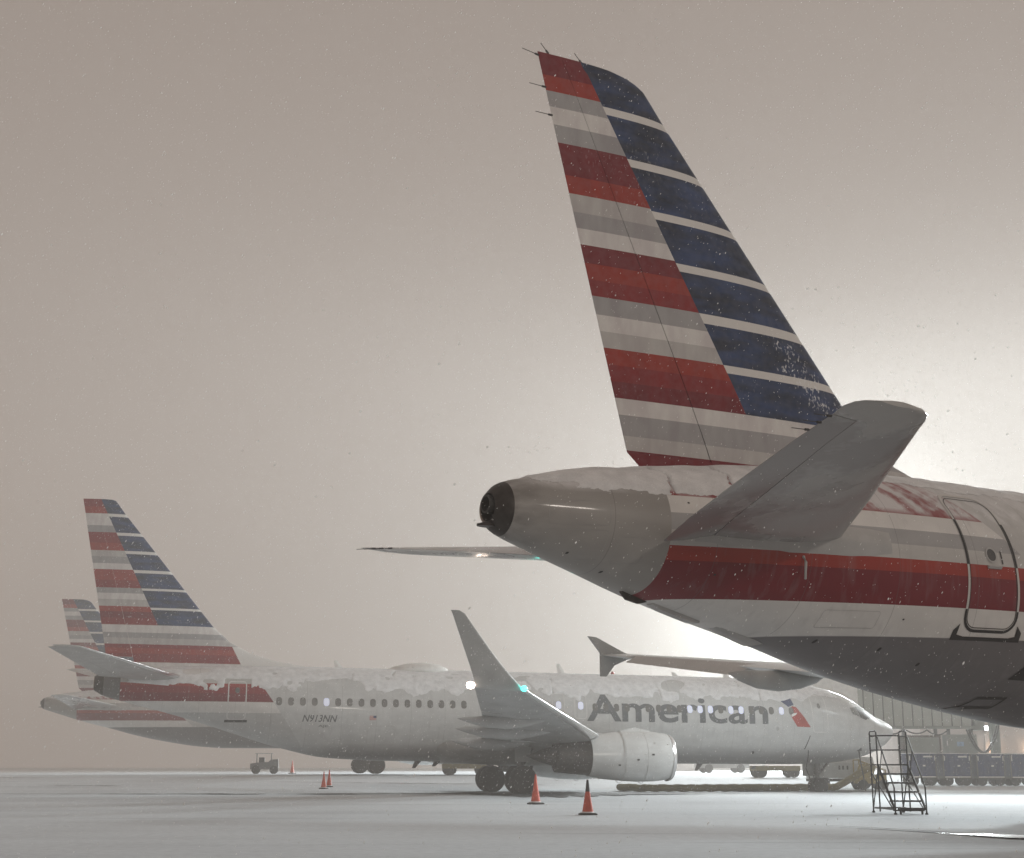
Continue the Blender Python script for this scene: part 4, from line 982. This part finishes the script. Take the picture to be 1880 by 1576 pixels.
# ------------------------------------------------------------------ baggage carts
def cart(x, y, label, first=[None]):
    r = empty('baggage_cart', (x, y, ground_z(x, y)+.004)); r.scale = (.93, .93, .88); tag(r, label, 'baggage cart', 'blue baggage carts parked in a row')
    if first[0] is None:
        P = []
        P.append(('deck', MB().box((0, 0, .52), (1.72, 1.5, .14)).out('deck', M['steel'], r)))
        P.append(('roof', MB().loft([[Vector((a, b, z)) for a, b in ((-.86, -.78), (.86, -.78), (.86, .78), (-.86, .78))] for z in (2.0, 2.05, )]).out('roof', M['snow'], r)))
        nx = 24
        for sy in (-.74, .74):
            b = MB(); v = []
            for i in range(nx+1):
                u = -.82+1.64*i/nx; o = .025*math.sin(i*1.9)+.015*math.sin(i*.7)
                v += [(u, sy+o, .58), (u, sy+o*.4, 2.0)]
            b.add(v, [(2*i, 2*i+2, 2*i+3, 2*i+1) for i in range(nx)])
            P.append(('curtain', b.out('curtain', M['blue'], r, True, 80)))
        P.append(('end_panel', MB().box((-.82, 0, 1.28), (.05, 1.46, 1.42)).out('end_panel', M['blue'], r)))
        P.append(('end_panel', MB().box((.82, 0, 1.28), (.05, 1.46, 1.42)).out('end_panel', M['blue'], r)))
        for sx in (-.83, .83): P.append(('post', MB().box((sx, -.78, 1.25), (.06, .05, 1.5)).out('post', M['strut'], r)))
        for sx in (-.76, .76): P.append(('reflector', MB().box((sx, -.815, 1.72), (.05, .012, .3)).out('reflector', M['white'], r)))
        P.append(('label_plate', MB().box((.35, -.80, 1.82), (.55, .012, .10)).out('label_plate', M['white'], r)))
        P.append(('label_plate', MB().box((.1, -.80, 1.25), (.16, .012, .10)).out('label_plate', M['white'], r)))
        P.append(('bumper', MB().box((0, -.80, .55), (1.55, .04, .07)).out('bumper', M['white'], r)))
        for sx in (-.55, .55):
            for sy in (-.6, .6):
                q = ob('wheel', WH_N[0], r, (sx, sy, .33)); q.scale = (.85,)*3; P.append(('wheel', q))
        P.append(('drawbar', MB().tube([(.84, 0, .42), (1.25, 0, .40)], .04, 8).out('drawbar', M['steel'], r)))
        first[0] = P
    else:
        for nm, o in first[0]:
            c = o.copy(); COL.objects.link(c); c.parent = r
for i, x in enumerate((23.7, 25.75, 27.75, 29.75, 31.8)):
    cart((x+.2)*.973, 83.2+.1*i, ['blue curtained baggage cart below the hanging brown cabinet, first of the row', 'blue baggage cart below the pale grey cabinet, second of the row',
                     'blue baggage cart just right of the hanging cabinets, third of the row', 'blue baggage cart fourth in the row, towards the edge of the picture', 'blue baggage cart fifth in the row, partly out of the picture'][i])

# ------------------------------------------------------------------ yellow air hose, hose cart, tank trailer at the nose
def hose():
    P = []; z0 = .18
    pts = [(5.3, 71.5), (5.7, 70.2), (6.4, 69.4), (8.5, 69.6), (11, 70.6), (13.6, 71.4), (15.4, 72.2), (16.2, 72.6)]
    for (a, b) in zip(pts[:-1], pts[1:]):
        for i in range(10):
            t = i/10; x, y = a[0]+(b[0]-a[0])*t, a[1]+(b[1]-a[1])*t
            P.append((x, y, ground_z(x, y)+z0+.015*math.sin(x*9)))
    P += [(16.9, 73.0, .55), (17.6, 73.2, .95), (18.2, 73.4, 1.2)]
    n = 14; rings = []
    for i, p in enumerate(P):
        p = Vector(p); q = Vector(P[min(i+1, len(P)-1)])-Vector(P[max(i-1, 0)]); t = q.normalized(); u = t.cross(Vector((0, 0, 1))).normalized(); w = u.cross(t)
        rr = .19+.006*math.sin(i*2.1)+.006*math.sin(i*5)
        rings.append([p+u*rr*1.12*math.cos(2*math.pi*k/n)+w*rr*.9*math.sin(2*math.pi*k/n) for k in range(n)])
    o = MB().loft(rings).out('air_hose', M['olive'], None, True, 60)
    tag(o, 'dull yellow air duct lying along the ground under the airliner nose', 'hose')
hose()
def hose_cart():
    r = empty('hose_cart', (18.3, 74.6, ground_z(19, 74.6)), R(6)); r.scale = (.85,)*3; tag(r, 'yellow wheeled hose cart standing under the airliner nose', 'cart')
    MB().box((0, 0, .62), (1.7, 1.1, .55)).out('body', M['yellow'], r); MB().box((0, 0, .32), (1.9, 1.2, .1)).out('chassis', M['steel'], r)
    for x in (-.8, .8):
        for y in (-.5, .5): MB().tube([(x, y, .3), (x, y, 1.75 if x < 0 else 1.2)], .045, 8).out('post', M['yellow'], r)
    MB().tube([(-.8, -.5, 1.75), (-.8, .5, 1.75)], .045, 8).out('rail', M['yellow'], r); MB().tube([(-.8, -.5, 1.7), (.8, -.5, 1.15)], .045, 8).out('rail', M['yellow'], r)
    MB().lathe([(-.45, .05), (-.45, .38), (-.4, .4), (-.38, .28), (.38, .28), (.4, .4), (.45, .38), (.45, .05)], 20, 'y', (-.2, 0, 1.15)).out('reel', M['yellow'], r, True)
    for x in (-.62, .62):
        for y in (-.55, .55): ob('wheel', WH_N[0], r, (x, y, .30)).scale = (.78,)*3
hose_cart()
def tank_trailer():
    r = empty('service_trailer', (17.2, 76.4, ground_z(17.2, 76.4)), R(4)); tag(r, 'pale grey service trailer with dark marks behind the nose wheels', 'trailer')
    b = MB(); b.loft([[Vector((x, y, z)) for y, z in ((-.7, .55), (.7, .55), (.75, 1.3), (.55, 1.62), (-.55, 1.62), (-.75, 1.3))] for x in (-1.6, 1.6)]); b.out('tank', M['tank'], r, True, 20)
    MB().box((0, 0, .45), (3.3, 1.3, .14)).out('chassis', M['steel'], r)
    for x in (-1.1, 1.1):
        for y in (-.6, .6): ob('wheel', WH_N[0], r, (x, y, .36)).scale = (.92,)*3
    for x in (-.25, -.05, .18): MB().box((x, -.742, 1.08), (.09, .02, .2)).out('mark', M['blackpaint'], r)
    MB().tube([(1.6, 0, .45), (2.5, 0, .4)], .05, 8).out('drawbar', M['steel'], r)
tank_trailer()
def cord(pts, rad, label, plug=None):
    o = MB().tube(pts, rad, 7).out('power_cable', M['steel'], None, True); tag(o, label, 'cable')
    if plug: MB().box(plug, (.26, .22, .42)).out('plug', M['blackpaint'], o)
cord([(16.62, 69.6, 2.0), (16.65, 69.5, 1.4), (16.76, 69.5, .7), (16.82, 69.5, .05)], .035, 'thick black ground power cable hanging from a plug under the nose', (16.6, 69.6, 2.12))
cord([(14.05, 68.6, 2.25), (13.95, 68.5, 1.6), (13.85, 68.6, 1.1), (14.1, 68.8, .5), (14.4, 69.2, .1)], .022, 'thin headset cord looping down from the fuselage behind the nose wheel')

# ------------------------------------------------------------------ far apron things under and between the aircraft
def tractor():
    x, y = -19.0, 112; r = empty('tow_tractor', (x, y, ground_z(x, y)), R(8)); r.scale = (.85,)*3; tag(r, 'small grey tow tractor, hazy, out beyond the tail', 'tractor')
    MB().loft([[Vector((a, b, z)) for b, z in ((-.75, .4), (.75, .4), (.72, h), (-.72, h))] for a, h in ((-1.3, .9), (-.6, 1.0), (.3, 1.05), (.5, 1.25), (1.15, 1.3), (1.2, .9))]).out('body', M['strut'], r, True, 20)
    MB().box((-.3, 0, 1.2), (.5, .9, .5)).out('seat', M['blackpaint'], r)
    for a in (-.75, .55):
        for b in (-.6, .6): MB().tube([(a, b, .9), (a, b, 1.78)], .03, 6).out('roof_post', M['strut'], r)
    MB().box((-.1, 0, 1.80), (1.6, 1.4, .05)).out('roof', M['wing_grey'], r)
    for a in (-.8, .8):
        for b in (-.65, .65): ob('wheel', WH_N[0], r, (a, b, .38))
tractor()
def dolly(x, y, rz, label):
    r = empty('cargo_dolly', (x, y, ground_z(x, y)), rz); tag(r, label, 'dolly', 'low cargo dollies')
    MB().box((0, 0, .5), (3.0, 1.7, .12)).out('deck', M['olive'], r)
    for s in (-.8, .8): MB().box((0, s, .66), (3.0, .06, .2)).out('side_rail', M['olive'], r)
    for a in (-1.1, 1.1):
        for b in (-.7, .7): ob('wheel', WH_N[0], r, (a, b, .38))
dolly(17.5, 97, R(5), 'low yellow cargo dolly seen under the fuselage behind the nose wheels')
dolly(21.2, 97.5, R(5), 'low yellow cargo dolly farther along behind the nose wheels')
dolly(-3.2, 100, R(-6), 'low yellow cargo dolly under the far airliner wing')
def barrier(x, y, w, h, label):
    r = empty('blast_fence', (x, y, ground_z(x, y))); tag(r, label, 'fence')
    n = int(w/1.0)
    MB().box((0, .12, h*.5), (w, .08, h)).out('backing', M['concrete'], r)
    pm = None
    for i in range(n):
        q = -w/2+(i+.5)*w/n
        if pm is None: pm = MB().loft([[Vector((a, b, z)) for a, b in ((-.46, .05), (-.46, -.02), (.46, -.02), (.46, .05))] for z in (.05, h)]).out('panel', M['concrete'], r, loc=(q, 0, 0)).data
        else: ob('panel', pm, r, (q, 0, 0))
barrier(15, 165, 14, 1.5, 'faint low barrier far off under the lettered fuselage')
def van():
    x, y = 18.4, 128; r = empty('service_van', (x, y, ground_z(x, y)), R(10)); tag(r, 'hazy grey service van seen below the lettered fuselage', 'van')
    MB().loft([[Vector((a, b, z)) for b, z in ((-.85, .4), (.85, .4), (.85, h*.6), (.72, h), (-.72, h), (-.85, h*.6))] for a, h in ((-2.2, 1.7), (1.0, 1.75), (1.5, 1.15), (2.3, 1.0))]).out('body', M['under_grey'], r, True, 20)
    MB().box((.0, -.83, 1.35), (1.6, .04, .4)).out('window', M['glass'], r)
    for a in (-1.4, 1.5):
        for b in (-.78, .78): ob('wheel', WH_N[0], r, (a, b, .38))
van()

# ------------------------------------------------------------------ falling snow
def flakes(n):
    rng = np.random.default_rng(3); v = []; f = []
    base = np.array([(1, 0, 0), (-1, 0, 0), (0, 1, 0), (0, -1, 0), (0, 0, 2.1), (0, 0, -2.1)])
    tri = [(0, 2, 4), (2, 1, 4), (1, 3, 4), (3, 0, 4), (2, 0, 5), (1, 2, 5), (3, 1, 5), (0, 3, 5)]
    y = 9+rng.random(n)**.7*46; x = (rng.random(n)*2-1)*(.40*y+2); z = rng.random(n)*np.minimum(17, 1.3+.62*y)+.06
    sz = .0020+.0030*rng.random(n)**2.0
    V = base[None]*sz[:, None, None]*(1+.5*(rng.random((n, 1, 3))*2-1)); V[:, :, 0] += V[:, :, 2]*(.35+.2*rng.random((n, 1))); V += np.stack([x, y, z], 1)[:, None]
    v = V.reshape(-1, 3).tolist(); f = (np.array(tri)[None]+6*np.arange(n)[:, None, None]).reshape(-1, 3).tolist()
    t = NT('snowflake'); m = t.done((.95, .95, .95), .9, 0, .0); tr = t.n('ShaderNodeBsdfTranslucent'); tr.inputs[0].default_value = (.95, .95, .95, 1)
    mx = t.n('ShaderNodeMixShader'); mx.inputs[0].default_value = .5; t.l(t.b.outputs[0], mx.inputs[1]); t.l(tr.outputs[0], mx.inputs[2]); t.l(mx.outputs[0], t.t.nodes['Material Output'].inputs['Surface'])
    o = mk('falling_snow', v, f, m); tag(o, 'fine snow falling through the air over the apron', 'snow', kind='stuff')
flakes(100000)

# ------------------------------------------------------------------ the air: one even body of snow haze
hz = MB().box((0, 187, 22.5), (530, 500, 49)).out('haze', None)
hm = bpy.data.materials.new('snow_haze'); hm.use_nodes = True; nt = hm.node_tree; nt.nodes.remove(nt.nodes['Principled BSDF'])
pv = nt.nodes.new('ShaderNodeVolumePrincipled'); pv.inputs['Color'].default_value = (.955, .91, .865, 1)
pv.inputs['Density'].default_value = HAZE_DENSITY; pv.inputs['Anisotropy'].default_value = HAZE_G
nt.links.new(pv.outputs[0], nt.nodes['Material Output'].inputs['Volume']); hz.data.materials.append(hm)
tag(hz, 'pale snow haze filling the air over the apron', kind='stuff')
